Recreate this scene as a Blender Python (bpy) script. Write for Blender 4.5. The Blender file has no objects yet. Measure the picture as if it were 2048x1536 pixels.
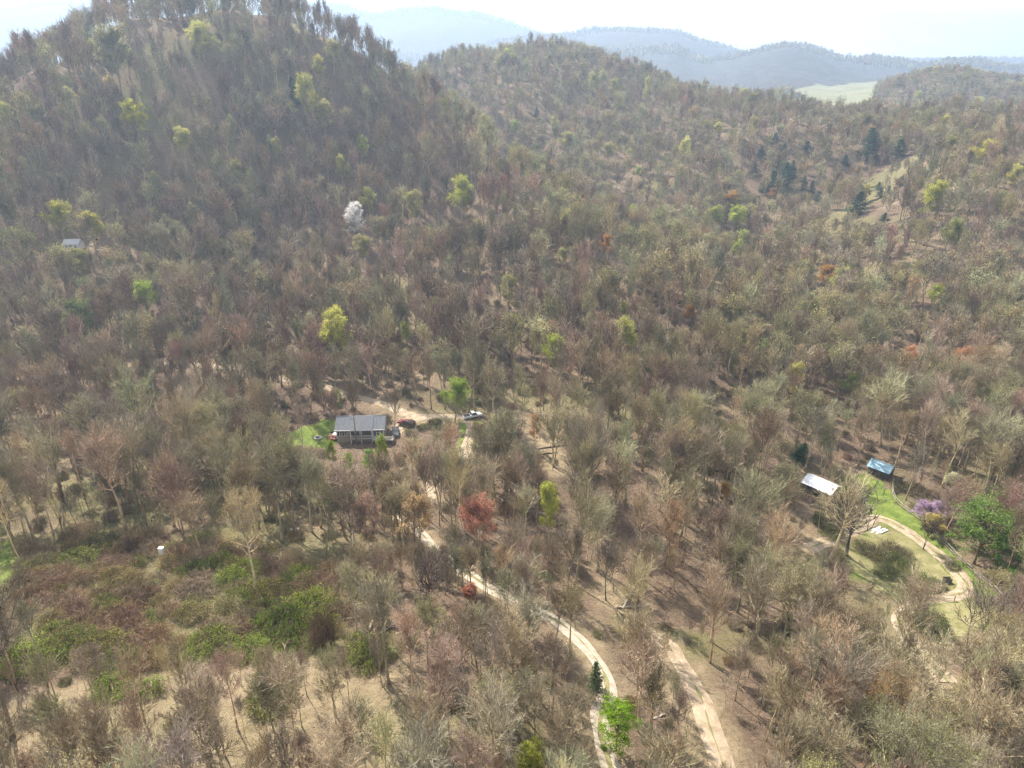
import bpy, bmesh, math, random
import numpy as np
from mathutils import Vector, Matrix

# ------------------------------------------------------------------ camera, world, sun, exposure
scene = bpy.context.scene
PITCH = math.radians(24.0)
FPX = 1410.0                      # focal length in pixels of the 2048 x 1536 photograph
CAMZ = 100.0
cam_d = bpy.data.cameras.new('camera'); cam = bpy.data.objects.new('camera', cam_d)
scene.collection.objects.link(cam)
cam.location = (0, 0, CAMZ)
cam.rotation_euler = (math.radians(90) - PITCH, 0, 0)
cam_d.sensor_width = 36.0; cam_d.lens = 36.0 * FPX / 2048.0
cam_d.clip_start = 0.5; cam_d.clip_end = 40000
scene.camera = cam

SUN_EL, SUN_AZ = math.radians(47), math.radians(-36)      # azimuth from +Y, negative = to the left
world = bpy.data.worlds.new('World'); scene.world = world; world.use_nodes = True
wn = world.node_tree.nodes; wl = world.node_tree.links; wn.clear()
w_out = wn.new('ShaderNodeOutputWorld'); w_bg = wn.new('ShaderNodeBackground')
w_sky = wn.new('ShaderNodeTexSky'); w_sky.sky_type = 'NISHITA'; w_sky.sun_disc = False
w_sky.sun_elevation = SUN_EL; w_sky.sun_rotation = SUN_AZ; w_sky.altitude = 900; w_sky.dust_density = 0.6
w_tc = wn.new('ShaderNodeTexCoord'); w_map = wn.new('ShaderNodeMapping'); w_map.inputs['Scale'].default_value = (1, 1, 3.2)
w_noise = wn.new('ShaderNodeTexNoise'); w_noise.inputs['Scale'].default_value = 4.2; w_noise.inputs['Detail'].default_value = 9
w_noise.inputs['Roughness'].default_value = 0.58
w_ramp = wn.new('ShaderNodeValToRGB'); w_ramp.color_ramp.elements[0].position = 0.41; w_ramp.color_ramp.elements[1].position = 0.57
w_mix = wn.new('ShaderNodeMix'); w_mix.data_type = 'RGBA'
wl.new(w_tc.outputs['Generated'], w_map.inputs['Vector']); wl.new(w_map.outputs[0], w_noise.inputs['Vector'])
wl.new(w_noise.outputs['Fac'], w_ramp.inputs['Fac']); wl.new(w_ramp.outputs['Color'], w_mix.inputs['Factor'])
wl.new(w_sky.outputs['Color'], w_mix.inputs['A']); w_mix.inputs['B'].default_value = (9.5, 9.3, 9.0, 1)
wl.new(w_mix.outputs['Result'], w_bg.inputs['Color']); w_bg.inputs['Strength'].default_value = 0.08
wl.new(w_bg.outputs[0], w_out.inputs['Surface'])

sun_d = bpy.data.lights.new('sun', 'SUN'); sun_d.energy = 5.0; sun_d.angle = math.radians(0.53); sun_d.color = (1.0, 0.94, 0.85)
sun = bpy.data.objects.new('sun', sun_d); scene.collection.objects.link(sun)
to_sun = Vector((math.sin(SUN_AZ) * math.cos(SUN_EL), math.cos(SUN_AZ) * math.cos(SUN_EL), math.sin(SUN_EL)))
sun.rotation_euler = to_sun.to_track_quat('Z', 'Y').to_euler(); sun.location = (0, 0, 600)

vs = scene.view_settings
vs.view_transform = 'Standard'; vs.look = 'None'; vs.gamma = 1.0; vs.use_curve_mapping = False; vs.exposure = 1.3
scene.render.engine = 'CYCLES'
cy = scene.cycles
cy.max_bounces = 3; cy.diffuse_bounces = 1; cy.glossy_bounces = 1; cy.transmission_bounces = 2; cy.volume_bounces = 0
cy.transparent_max_bounces = 6; cy.use_adaptive_sampling = True; cy.adaptive_threshold = 0.03; cy.adaptive_min_samples = 12; cy.caustics_reflective = False; cy.caustics_refractive = False
cy.use_denoising = True; cy.denoiser = 'OPENIMAGEDENOISE'; cy.denoising_prefilter = 'NONE'; cy.denoising_input_passes = 'RGB_ALBEDO_NORMAL'
scene.render.film_transparent = False

# ------------------------------------------------------------------ helpers
COL = scene.collection
def link(o): COL.objects.link(o); return o
def tag(o, label=None, cat=None, group=None, kind=None):
    if label: o['label'] = label
    if cat: o['category'] = cat
    if group: o['group'] = group
    if kind: o['kind'] = kind
    return o
def mesh_obj(name, verts, faces, mats, parent=None, smooth=False):
    me = bpy.data.meshes.new(name); me.from_pydata([tuple(map(float, v)) for v in verts], [], faces)
    for m in (mats if isinstance(mats, (list, tuple)) else [mats]): me.materials.append(m)
    if smooth: me.polygons.foreach_set('use_smooth', [True] * len(me.polygons))
    me.update()
    o = bpy.data.objects.new(name, me); link(o)
    if parent is not None: o.parent = parent
    return o
def empty(name, loc, rz=0.0):
    o = bpy.data.objects.new(name, None); link(o); o.location = loc; o.rotation_euler = (0, 0, rz); o.empty_display_size = 0.5
    return o
class MB:
    """collects boxes, bars and tubes for ONE mesh"""
    def __init__(s): s.v = []; s.f = []
    def box(s, x0, x1, y0, y1, z0, z1):
        b = len(s.v); s.v += [(x0,y0,z0),(x1,y0,z0),(x1,y1,z0),(x0,y1,z0),(x0,y0,z1),(x1,y0,z1),(x1,y1,z1),(x0,y1,z1)]
        s.f += [tuple(b+i for i in q) for q in ((0,3,2,1),(4,5,6,7),(0,1,5,4),(1,2,6,5),(2,3,7,6),(3,0,4,7))]; return s
    def prism(s, poly, off):
        """closed polygon (list of 3D points) swept along vector off"""
        b = len(s.v); n = len(poly); s.v += [tuple(p) for p in poly] + [tuple(p[i]+off[i] for i in range(3)) for p in poly]
        s.f += [tuple(b+i for i in range(n))[::-1], tuple(b+n+i for i in range(n))]
        s.f += [(b+i, b+(i+1) % n, b+n+(i+1) % n, b+n+i) for i in range(n)]; return s
    def tube(s, pts, rad, sides=6):
        pts = [Vector(p) for p in pts]; n = len(pts); b = len(s.v)
        if not isinstance(rad, (list, tuple)): rad = [rad]*n
        for i, p in enumerate(pts):
            d = (pts[min(i+1, n-1)] - pts[max(i-1, 0)]).normalized()
            a = d.cross(Vector((0.31, 0.11, 0.94)) if abs(d.z) < 0.9 else Vector((1, 0.1, 0))).normalized(); c = d.cross(a)
            for k in range(sides):
                t = 2*math.pi*k/sides; q = p + (a*math.cos(t) + c*math.sin(t))*rad[i]; s.v.append((q.x, q.y, q.z))
        for i in range(n-1):
            for k in range(sides):
                k2 = (k+1) % sides
                s.f.append((b+i*sides+k, b+i*sides+k2, b+(i+1)*sides+k2, b+(i+1)*sides+k))
        s.f.append(tuple(b+k for k in range(sides))[::-1]); s.f.append(tuple(b+(n-1)*sides+k for k in range(sides))); return s
    def build(s, name, mat, parent=None, smooth=False): return mesh_obj(name, s.v, s.f, mat, parent, smooth)

def vnoise(x, y, seed=0):
    x = np.asarray(x, dtype=np.float64); y = np.asarray(y, dtype=np.float64)
    xi = np.floor(x).astype(np.int64); yi = np.floor(y).astype(np.int64); fx = x - xi; fy = y - yi
    fx = fx*fx*fx*(fx*(fx*6-15)+10); fy = fy*fy*fy*(fy*(fy*6-15)+10)
    def h(a, b):
        n = (a*374761393 + b*668265263 + seed*1442695041) & 0xffffffff
        n = ((n ^ (n >> 13)) * 1274126177) & 0xffffffff
        n = ((n ^ (n >> 16)) * 2246822519) & 0xffffffff
        return ((n ^ (n >> 15)) & 0xffffff) / float(0xffffff) * 2 - 1
    a = h(xi, yi); b = h(xi+1, yi); c = h(xi, yi+1); d = h(xi+1, yi+1)
    return (a*(1-fx)+b*fx)*(1-fy) + (c*(1-fx)+d*fx)*fy
def fbm(x, y, seed=0, oct=4, gain=0.5):
    s = 0; a = 1.0; x = np.asarray(x, float); y = np.asarray(y, float)
    for k in range(oct): s = s + a*vnoise(x, y, seed+k*17); x = x*2.03+11.3; y = y*2.03-7.7; a *= gain
    return s
def sstep(a, b, x): t = np.clip((np.asarray(x, float)-a)/(b-a), 0, 1); return t*t*(3-2*t)

# ------------------------------------------------------------------ terrain, from sight lines at estimated distances
SP, CP = math.sin(PITCH), math.cos(PITCH)
def ray(u, v):
    X = (np.asarray(u, float)-1024)/FPX; Y = (768-np.asarray(v, float))/FPX
    return X, CP + Y*SP, -SP + Y*CP           # world direction (x, y, z)
def at_y(u, v, y):
    X, Y, Z = ray(u, v); k = y/Y; return X*k, y, Z*k
def proj(x, y, z):
    z = np.asarray(z, float)-CAMZ; d = np.asarray(y)*CP - z*SP; up = np.asarray(y)*SP + z*CP
    d = np.where(d > 0.1, d, 0.1)
    return 1024 + FPX*np.asarray(x)/d, 768 - FPX*up/d, d

CTRL = []
def col(u, *vy):
    for v, y in vy: CTRL.append(at_y(u, v, y))
col(-250, (1536,52),(1300,72),(1150,93),(1060,110),(900,148),(735,200),(640,232),(490,262),(350,288),(250,310))
col(60, (1536,52),(1300,72),(1150,93),(1060,111),(900,150),(735,205),(640,238),(490,275),(350,310),(210,350),(120,378))
col(250, (1300,72),(1060,112),(900,150),(735,206),(620,250),(490,290),(350,326),(200,368),(70,412),(20,425))
col(450, (1536,52),(1300,72),(1150,93),(1050,112),(900,150),(735,205),(640,246),(490,300),(350,345),(200,388),(100,420),(20,448))
col(600, (880,160),(735,206),(490,312),(350,358),(200,402),(100,436),(50,452))
col(720, (1536,52),(1300,72),(1150,93),(1020,118),(888,161),(790,186),(700,222),(600,264),(480,317),(350,367),(230,408),(118,444))
col(900, (1536,52),(1350,67),(1200,86),(1070,110),(950,140),(840,172),(760,196),(650,245),(520,312),(400,376),(262,428))
col(1000, (450,352),(330,405))
col(1150, (1536,54),(1330,72),(1150,99),(1000,129),(850,165),(700,222),(560,300),(425,370))
col(1300, (600,276),(505,332))
col(1450, (1536,58),(1350,76),(1200,97),(1050,122),(900,155),(750,200),(620,262),(565,296))
col(1700, (1536,60),(1350,78),(1200,99),(1080,118),(960,144),(800,188),(640,258),(510,352))
col(2000, (1536,61),(1350,79),(1200,100),(1000,136),(850,172),(700,222),(610,258))
col(2300, (1536,61),(1200,100),(850,172),(650,235))
# side valley and second ridge
col(2045, (540,285),(450,322),(350,385),(275,480)); col(1850, (440,352),(350,420),(250,545)); col(1950, (350,392),(270,510))
col(2300, (450,310),(330,400),(280,480))
col(1100, (300,530),(200,640)); col(1250, (340,505),(230,620)); col(1320, (400,455)); col(1550, (360,485),(280,550)); col(1600, (430,425))
col(1700, (400,435)); col(1750, (330,495)); col(1000, (240,600),(160,690))
col(850, (140,720)); col(1050, (108,765)); col(1190, (118,800)); col(1300, (178,730)); col(1450, (208,665)); col(1600, (237,605)); col(1750, (238,585))
for u, y, z in ((1000,505,-78),(1150,465,-92),(1300,415,-96),(1450,365,-96),(900,520,-70)): X, Y, Z = ray(u, 300); CTRL.append((X/Y*y, y, z))
def ctl(x, y, z): CTRL.append((x, y, z))
for u, y, z in ((300,540,-8),(300,640,-50),(500,540,0),(500,650,-55),(720,530,-30),(720,640,-60),(900,600,-52),(60,470,-30),(60,600,-60),(-250,450,-40),(-250,650,-60),
                (1000,950,-40),(1190,980,-50),(1400,900,-62),(1600,780,-68),(1750,760,-72),(1900,700,-70),(2045,640,-70),(2300,640,-70),(850,900,-50),(500,900,-60),(60,900,-65),(-250,900,-65)):
    X, Y, Z = ray(u, 300); CTRL.append((X/Y*y, y, z))
# the pasture and the hill right of it
col(1600, (205,1200),(188,1450),(170,1900)); col(1700, (215,1150),(185,1450),(166,1900)); col(1760, (168,1800))
col(1860, (190,950),(165,1080),(160,1250)); col(2000, (200,900),(182,1020),(176,1200)); col(2250, (200,900),(170,1020),(170,1250)); col(1780, (240,900))
for u in (1300, 1000, 600, 200, -250): X, Y, Z = ray(u, 300); CTRL.append((X/Y*1300, 1300, -62)); CTRL.append((X/Y*1900, 1900, -40))
for u in (-250, 300, 800, 1300, 1800, 2300): X, Y, Z = ray(u, 300); CTRL.append((X/Y*42, 42, -66 - 0.004*u))
P = np.array(CTRL, float)
SA = 1.7
def warp(x, y):
    y = np.maximum(np.asarray(y, float), 40.0); x = np.asarray(x, float)
    return np.clip(x/y, -1.15, 1.15)*SA, np.log(np.minimum(y, 2100.0))
PA, PL = warp(P[:, 0], P[:, 1])
def kern(r2): return 0.5*r2*np.log(r2+1e-12)
_n = len(P)
_K = kern((PA[:, None]-PA[None])**2 + (PL[:, None]-PL[None])**2) + np.eye(_n)*0.004
_T = np.stack([np.ones(_n), PA, PL], 1)
_A = np.block([[_K, _T], [_T.T, np.zeros((3, 3))]])
_W = np.linalg.solve(_A, np.concatenate([P[:, 2], np.zeros(3)]))
# far ridges: skyline points of the photograph at a distance
def ridge(y, w, pts):
    a = []; z = []
    for u, v in pts: X, Y, Z = ray(u, v); a.append(X/Y); z.append(Z/Y*y)
    return y, w, np.array(a), np.array(z)
RIDGES = [
    ridge(4200, 1200, [(-900,40),(-300,20),(0,22),(80,6),(150,2),(300,10),(500,14),(620,8),(690,10),(750,30),(800,19),(870,14),(900,22),(930,26),(945,24),(1000,38),(1050,56),(1120,80),(1300,110),(1700,120),(2600,115)]),
    ridge(3200, 950, [(-900,150),(600,150),(800,140),(900,110),(1000,82),(1080,72),(1130,70),(1190,57),(1280,60),(1355,64),(1400,82),(1490,107),(1560,120),(1800,140),(2600,140)]),
    ridge(2500, 740, [(-900,170),(900,170),(1300,140),(1420,122),(1490,108),(1540,94),(1570,90),(1615,94),(1660,110),(1700,118),(1745,116),(1800,122),(1840,132),(1900,124),(1955,120),(2000,132),(2048,138),(2200,130),(2600,120)]),
]
PADS = []
SPUR_UV = [(760, 190, 452), (868, 290, 425), (960, 365, 378), (1052, 447, 335), (1145, 525, 297), (1236, 605, 262), (1330, 695, 225), (1420, 780, 193)]
SPUR = [at_y(u, v, y)[:2] for u, v, y in SPUR_UV]; SPUR_UP = [6, 13, 16, 17, 16, 14, 9, 0]
def spur(x, y):
    """the wooded spur that runs down from the left summit towards the barn"""
    best = np.full(np.shape(x), 1e9); amp = np.zeros(np.shape(x))
    for k in range(len(SPUR)-1):
        a, b = SPUR[k], SPUR[k+1]; vx, vy = b[0]-a[0], b[1]-a[1]; t = np.clip(((x-a[0])*vx+(y-a[1])*vy)/(vx*vx+vy*vy), 0, 1)
        d = np.hypot(x-a[0]-t*vx, y-a[1]-t*vy); m = d < best; best = np.where(m, d, best); amp = np.where(m, SPUR_UP[k]+(SPUR_UP[k+1]-SPUR_UP[k])*t, amp)
    return amp*np.exp(-(best/34.0)**1.5)
def H(x, y):
    x = np.atleast_1d(np.asarray(x, float)); y = np.atleast_1d(np.asarray(y, float)); sh = np.broadcast(x, y).shape
    x = np.broadcast_to(x, sh).ravel(); y = np.broadcast_to(y, sh).ravel()
    out = np.empty(x.size)
    for s in range(0, x.size, 20000):
        xs, ys = x[s:s+20000], y[s:s+20000]
        A, L = warp(xs, ys)
        out[s:s+20000] = kern((A[:, None]-PA)**2 + (L[:, None]-PL)**2) @ _W[:_n] + _W[_n] + _W[_n+1]*A + _W[_n+2]*L
    out = np.clip(out, -98, 60)
    nearw = 1 - sstep(900, 1600, y)
    out = out + fbm(x/34, y/34, 3, 3)*1.3*nearw*sstep(40, 90, y) + fbm(x/150, y/150, 9, 3)*10*sstep(500, 1000, y)*(1-sstep(1050, 1150, y)*(1-sstep(1900, 2100, y)))
    out = out + spur(x, y) + (np.abs(fbm(x/95, y/95, 61, 2))*-11+3.0)*sstep(205, 290, y)*(1-sstep(800, 1000, y))
    a = x/np.maximum(y, 40)
    for (yr, w, ra, rz) in RIDGES:
        zc = np.interp(a, ra, rz)
        sp = fbm(x/900, y/2400, int(yr), 4)
        t = (y - yr)/w
        t2 = np.abs(t) * (1 + 0.55*sp*np.minimum(1, np.abs(t)*3))
        z = -70 + (zc+70)*np.exp(-np.abs(t2)**1.25) + fbm(x/260, y/260, 5, 4)*14*np.minimum(1, np.abs(t)*4)
        z = -120 + (z+120)*sstep(yr-2.2*w-200, yr-1.2*w, y)
        z = np.where(y > yr-2.0*w-200, z, -200)
        k = 6.0; m = np.maximum(out, z); out = m + k*np.log1p(np.exp(-np.abs(out-z)/k))*np.where(z > -150, 1, 0)
    for (px, py, r0, r1, pz) in PADS:
        wgt = 1 - sstep(r0, r1, np.hypot(x-px, y-py)); out = out*(1-wgt) + pz*wgt
    return (out + CAMZ).reshape(sh)
_YS = np.concatenate([np.linspace(42, 500, 900), np.geomspace(501, 8000, 900)])
def hit(u, v):
    X, Y, Z = ray(u, v); k = _YS/Y
    zz = Z*k + CAMZ; hh = H(X*k, _YS); b = np.nonzero(zz < hh)[0]
    if len(b) == 0: i = len(_YS)-1; return Vector((float(X*k[i]), float(_YS[i]), float(hh[i])))
    i = b[0]
    if i == 0: return Vector((float(X*k[0]), float(_YS[0]), float(hh[0])))
    d0 = zz[i-1]-hh[i-1]; d1 = zz[i]-hh[i]; t = d0/(d0-d1); y = _YS[i-1]+(_YS[i]-_YS[i-1])*t; x = float(X)*y/float(Y)
    return Vector((float(x), float(y), float(H(x, y)[0])))
def pad(u, v, r0, r1, dz=0):
    p = hit(u, v); PADS.append((p.x, p.y, r0, r1, p.z-CAMZ+dz)); return Vector((p.x, p.y, p.z+dz))
HOUSE = pad(722, 884, 9, 20)
BARN = pad(1640, 985, 4, 9)
SHED = pad(1760, 948, 3.5, 8)
WHITEH = pad(150, 498, 7, 15)

# ------------------------------------------------------------------ materials
def new_mat(name):
    m = bpy.data.materials.new(name); m.use_nodes = True; nt = m.node_tree; nt.nodes.clear()
    out = nt.nodes.new('ShaderNodeOutputMaterial'); return m, nt, out
def plain(name, rgb, rough=0.85, metal=0.0, var=0.12, scale=3.0, spec=0.3):
    m, nt, out = new_mat(name); b = nt.nodes.new('ShaderNodeBsdfPrincipled')
    b.inputs['Roughness'].default_value = rough; b.inputs['Metallic'].default_value = metal; b.inputs['Specular IOR Level'].default_value = spec
    tc = nt.nodes.new('ShaderNodeTexCoord'); n = nt.nodes.new('ShaderNodeTexNoise'); n.inputs['Scale'].default_value = scale; n.inputs['Detail'].default_value = 6
    mx = nt.nodes.new('ShaderNodeMix'); mx.data_type = 'RGBA'
    mx.inputs['A'].default_value = tuple(c*(1-var*1.6) for c in rgb)+(1,); mx.inputs['B'].default_value = tuple(min(1, c*(1+var*1.6)) for c in rgb)+(1,)
    nt.links.new(tc.outputs['Object'], n.inputs['Vector']); nt.links.new(n.outputs['Fac'], mx.inputs['Factor'])
    nt.links.new(mx.outputs['Result'], b.inputs['Base Color']); nt.links.new(b.outputs[0], out.inputs['Surface'])
    return m
def attr_mat(name, attr, gain, translucent, rough=0.8, noise=None):
    """colour of each plant comes from the plant itself (attribute on the instance or on the object)"""
    m, nt, out = new_mat(name)
    a = nt.nodes.new('ShaderNodeAttribute'); a.attribute_type = 'INSTANCER'; a.attribute_name = attr
    tc = nt.nodes.new('ShaderNodeTexCoord'); n = nt.nodes.new('ShaderNodeTexNoise'); n.inputs['Scale'].default_value = noise or 0.9; n.inputs['Detail'].default_value = 4
    mr = nt.nodes.new('ShaderNodeMapRange'); mr.inputs['From Min'].default_value = 0.3; mr.inputs['From Max'].default_value = 0.7
    mr.inputs['To Min'].default_value = 0.6*gain; mr.inputs['To Max'].default_value = 1.4*gain
    vm = nt.nodes.new('ShaderNodeVectorMath'); vm.operation = 'SCALE'
    nt.links.new(tc.outputs['Object'], n.inputs['Vector']); nt.links.new(n.outputs['Fac'], mr.inputs['Value'])
    nt.links.new(a.outputs['Color'], vm.inputs[0]); nt.links.new(mr.outputs[0], vm.inputs['Scale'])
    d = nt.nodes.new('ShaderNodeBsdfDiffuse'); nt.links.new(vm.outputs[0], d.inputs['Color'])
    if translucent > 0:
        t = nt.nodes.new('ShaderNodeBsdfTranslucent'); nt.links.new(vm.outputs[0], t.inputs['Color'])
        ms = nt.nodes.new('ShaderNodeMixShader'); ms.inputs[0].default_value = translucent
        nt.links.new(d.outputs[0], ms.inputs[1]); nt.links.new(t.outputs[0], ms.inputs[2]); nt.links.new(ms.outputs[0], out.inputs['Surface'])
    else: nt.links.new(d.outputs[0], out.inputs['Surface'])
    return m
M_BARK = attr_mat('tree_bark', 'bark_col', 1.3, 0, noise=0.6)  # gain lifts limbs above twigs, painting in the pale look of sunlit branches
M_TWIG = attr_mat('tree_twigs', 'bark_col', 0.92, 0.0, noise=0.35)
M_LEAF = attr_mat('tree_leaves', 'leaf_col', 1.1, 0.45, noise=0.5)

def ground_mat():
    m, nt, out = new_mat('forest_floor'); N = nt.nodes; L = nt.links
    b = N.new('ShaderNodeBsdfPrincipled'); b.inputs['Roughness'].default_value = 0.95; b.inputs['Specular IOR Level'].default_value = 0.1
    g = N.new('ShaderNodeNewGeometry')
    def noise(scale, det=6, rough=0.6):
        n = N.new('ShaderNodeTexNoise'); n.inputs['Scale'].default_value = scale; n.inputs['Detail'].default_value = det; n.inputs['Roughness'].default_value = rough
        L.new(g.outputs['Position'], n.inputs['Vector']); return n.outputs['Fac']
    def ramp(src, stops):
        r = N.new('ShaderNodeValToRGB'); e = r.color_ramp.elements
        e[0].position, e[0].color = stops[0][0], stops[0][1]+(1,); e[1].position, e[1].color = stops[-1][0], stops[-1][1]+(1,)
        for p, c in stops[1:-1]: x = e.new(p); x.color = c+(1,)
        L.new(src, r.inputs['Fac']); return r.outputs['Color']
    def mix(a, c, f):
        x = N.new('ShaderNodeMix'); x.data_type = 'RGBA'; L.new(a, x.inputs['A']); L.new(c, x.inputs['B']); L.new(f, x.inputs['Factor']); return x.outputs['Result']
    litter = ramp(noise(1.3, 10, 0.8), [(0.34, (0.075, 0.05, 0.034)), (0.5, (0.15, 0.103, 0.07)), (0.64, (0.29, 0.205, 0.14))])
    patch = ramp(noise(0.07, 4), [(0.35, (0.085, 0.065, 0.045)), (0.65, (0.17, 0.12, 0.08))])
    base = N.new('ShaderNodeMix'); base.data_type = 'RGBA'; base.inputs['Factor'].default_value = 0.4; L.new(litter, base.inputs['A']); L.new(patch, base.inputs['B'])
    grass = ramp(noise(0.6, 7, 0.7), [(0.3, (0.075, 0.11, 0.022)), (0.55, (0.15, 0.19, 0.04)), (0.75, (0.25, 0.25, 0.08))])
    tan = ramp(noise(0.5, 8, 0.7), [(0.3, (0.16, 0.12, 0.072)), (0.55, (0.29, 0.225, 0.135)), (0.75, (0.42, 0.34, 0.215))])
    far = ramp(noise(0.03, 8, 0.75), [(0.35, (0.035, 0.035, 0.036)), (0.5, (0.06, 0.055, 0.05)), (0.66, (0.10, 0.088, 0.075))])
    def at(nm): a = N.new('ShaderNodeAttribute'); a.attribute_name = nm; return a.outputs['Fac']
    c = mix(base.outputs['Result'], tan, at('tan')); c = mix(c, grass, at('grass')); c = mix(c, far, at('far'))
    L.new(c, b.inputs['Base Color'])
    bp = N.new('ShaderNodeBump'); bp.inputs['Strength'].default_value = 0.8; bp.inputs['Distance'].default_value = 0.5; L.new(noise(2.2, 8, 0.7), bp.inputs['Height']); L.new(bp.outputs[0], b.inputs['Normal'])
    L.new(b.outputs[0], out.inputs['Surface']); return m
M_GROUND = ground_mat()
def patchy(name, stops, scale, bump=0.4, rough=0.95):
    m, nt, out = new_mat(name); N = nt.nodes; L = nt.links
    b = N.new('ShaderNodeBsdfPrincipled'); b.inputs['Roughness'].default_value = rough; b.inputs['Specular IOR Level'].default_value = 0.15
    g = N.new('ShaderNodeNewGeometry'); n = N.new('ShaderNodeTexNoise'); n.inputs['Scale'].default_value = scale; n.inputs['Detail'].default_value = 9; n.inputs['Roughness'].default_value = 0.7
    L.new(g.outputs['Position'], n.inputs['Vector'])
    r = N.new('ShaderNodeValToRGB'); e = r.color_ramp.elements
    e[0].position, e[0].color = stops[0][0], stops[0][1]+(1,); e[1].position, e[1].color = stops[-1][0], stops[-1][1]+(1,)
    for p, c in stops[1:-1]: x = e.new(p); x.color = c+(1,)
    L.new(n.outputs['Fac'], r.inputs['Fac']); L.new(r.outputs['Color'], b.inputs['Base Color'])
    bp = N.new('ShaderNodeBump'); bp.inputs['Strength'].default_value = bump; bp.inputs['Distance'].default_value = 0.2; L.new(n.outputs['Fac'], bp.inputs['Height']); L.new(bp.outputs[0], b.inputs['Normal'])
    L.new(b.outputs[0], out.inputs['Surface']); return m
M_GRAVEL = patchy('pale_gravel', [(0.3, (0.26, 0.205, 0.145)), (0.52, (0.40, 0.335, 0.255)), (0.72, (0.50, 0.43, 0.345))], 0.9)
M_DIRT = patchy('sandy_dirt', [(0.3, (0.21, 0.15, 0.095)), (0.5, (0.34, 0.265, 0.18)), (0.7, (0.45, 0.36, 0.265))], 0.6)
M_LAWN = patchy('lawn_grass', [(0.3, (0.07, 0.10, 0.020)), (0.5, (0.125, 0.165, 0.032)), (0.7, (0.21, 0.22, 0.065))], 0.5)
M_DRYGRASS = patchy('dry_meadow_grass', [(0.3, (0.12, 0.115, 0.045)), (0.5, (0.20, 0.185, 0.08)), (0.72, (0.32, 0.265, 0.15))], 0.45)
M_PASTURE = patchy('pasture_grass', [(0.3, (0.12, 0.125, 0.06)), (0.5, (0.18, 0.18, 0.095)), (0.72, (0.25, 0.23, 0.15))], 0.02)

# ------------------------------------------------------------------ pixel outlines dropped on the ground
def outline(*uv): return [hit(u, v) for u, v in uv]
def inside(px, py, poly):
    px = np.asarray(px, float); py = np.asarray(py, float); r = np.zeros(px.shape, bool); n = len(poly)
    for i in range(n):
        a, b = poly[i], poly[(i+1) % n]
        c = ((a.y > py) != (b.y > py)) & (px < (b.x-a.x)*(py-a.y)/((b.y-a.y) if abs(b.y-a.y) > 1e-9 else 1e-9) + a.x); r ^= c
    return r
def seg_dist(px, py, line):
    d = np.full(np.shape(px), 1e9)
    for a, b in zip(line[:-1], line[1:]):
        vx, vy = b[0]-a[0], b[1]-a[1]; l2 = vx*vx+vy*vy+1e-9; t = np.clip(((px-a[0])*vx+(py-a[1])*vy)/l2, 0, 1)
        d = np.minimum(d, np.hypot(px-a[0]-t*vx, py-a[1]-t*vy))
    return d
ROADS = {
    'gravel_road': (2.8, M_GRAVEL, [(800,1035),(838,1062),(880,1108),(940,1150),(1000,1188),(1060,1215),(1105,1238),(1140,1262),(1170,1292),(1195,1325),(1211,1360),(1214,1392),(1205,1420),(1200,1450),(1208,1490),(1225,1540)]),
    'dirt_track': (3.5, M_DIRT, [(1258,1238),(1300,1268),(1335,1290),(1360,1325),(1385,1365),(1402,1400),(1415,1440),(1432,1490),(1452,1560),(1470,1640)]),
    'driveway': (3.0, M_DIRT, [(640,768),(690,788),(740,800),(790,818),(835,832),(880,832),(918,834),(940,850),(938,880),(926,915),(905,935),(880,940),(868,955),(862,980),(858,1000),(842,1020),(815,1034)]),
    'parking_spur': (4.4, M_DIRT, [(868,833),(835,836),(812,846),(796,858),(786,868)]),
    'farm_path': (3.1, M_DIRT, [(1615,1098),(1655,1082),(1690,1068),(1722,1052),(1745,1036),(1775,1042),(1805,1058),(1840,1082),(1872,1105),(1902,1132),(1924,1156),(1934,1172),(1926,1186),(1900,1192),(1862,1198),(1838,1206),(1815,1222),(1800,1240),(1810,1268),(1835,1300),(1868,1335),(1900,1370)]),
    'garden_path': (2.0, M_DIRT, [(1706,1000),(1716,1018),(1730,1036),(1745,1042)]),
    'upper_lane': (3.0, M_DIRT, [(20,760),(90,748),(170,742),(240,735),(300,729),(360,726),(430,732),(500,745),(560,758),(640,768)]),
}
ROADXY = {k: [(p.x, p.y) for p in outline(*v[2])] for k, v in ROADS.items()}
LAWNS = {
    'house_lawn': (M_LAWN, outline((548,886),(570,872),(600,858),(640,842),(672,838),(674,880),(660,894),(610,890),(575,895))),
    'farm_lawn': (M_LAWN, outline((1660,985),(1690,960),(1720,950),(1760,958),(1785,985),(1790,1005),(1830,1035),(1880,1082),(1940,1142),(1992,1188),(1960,1200),(1935,1172),(1925,1155),(1900,1130),(1870,1103),(1838,1080),(1800,1055),(1770,1040),(1740,1034),(1715,1012))),
    'inner_lawn': (M_DRYGRASS, outline((1690,1092),(1740,1062),(1800,1066),(1850,1098),(1890,1130),(1915,1160),(1915,1182),(1850,1192),(1800,1200),(1760,1180),(1700,1130))),
    'lower_meadow': (M_DRYGRASS, outline((1830,1215),(1870,1202),(1960,1200),(1990,1230),(1930,1270),(1860,1290))),
    'side_lawn': (M_LAWN, outline((-60,1085),(30,1088),(42,1120),(40,1160),(20,1200),(-60,1215))),
    'yard_edge': (M_LAWN, outline((925,848),(955,842),(965,862),(958,895),(935,905),(925,880))),
}
BRUSH = outline((40,1085),(200,1062),(380,1085),(520,1110),(640,1130),(720,1190),(700,1300),(600,1300),(420,1300),(260,1340),(80,1330),(30,1220))
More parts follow.
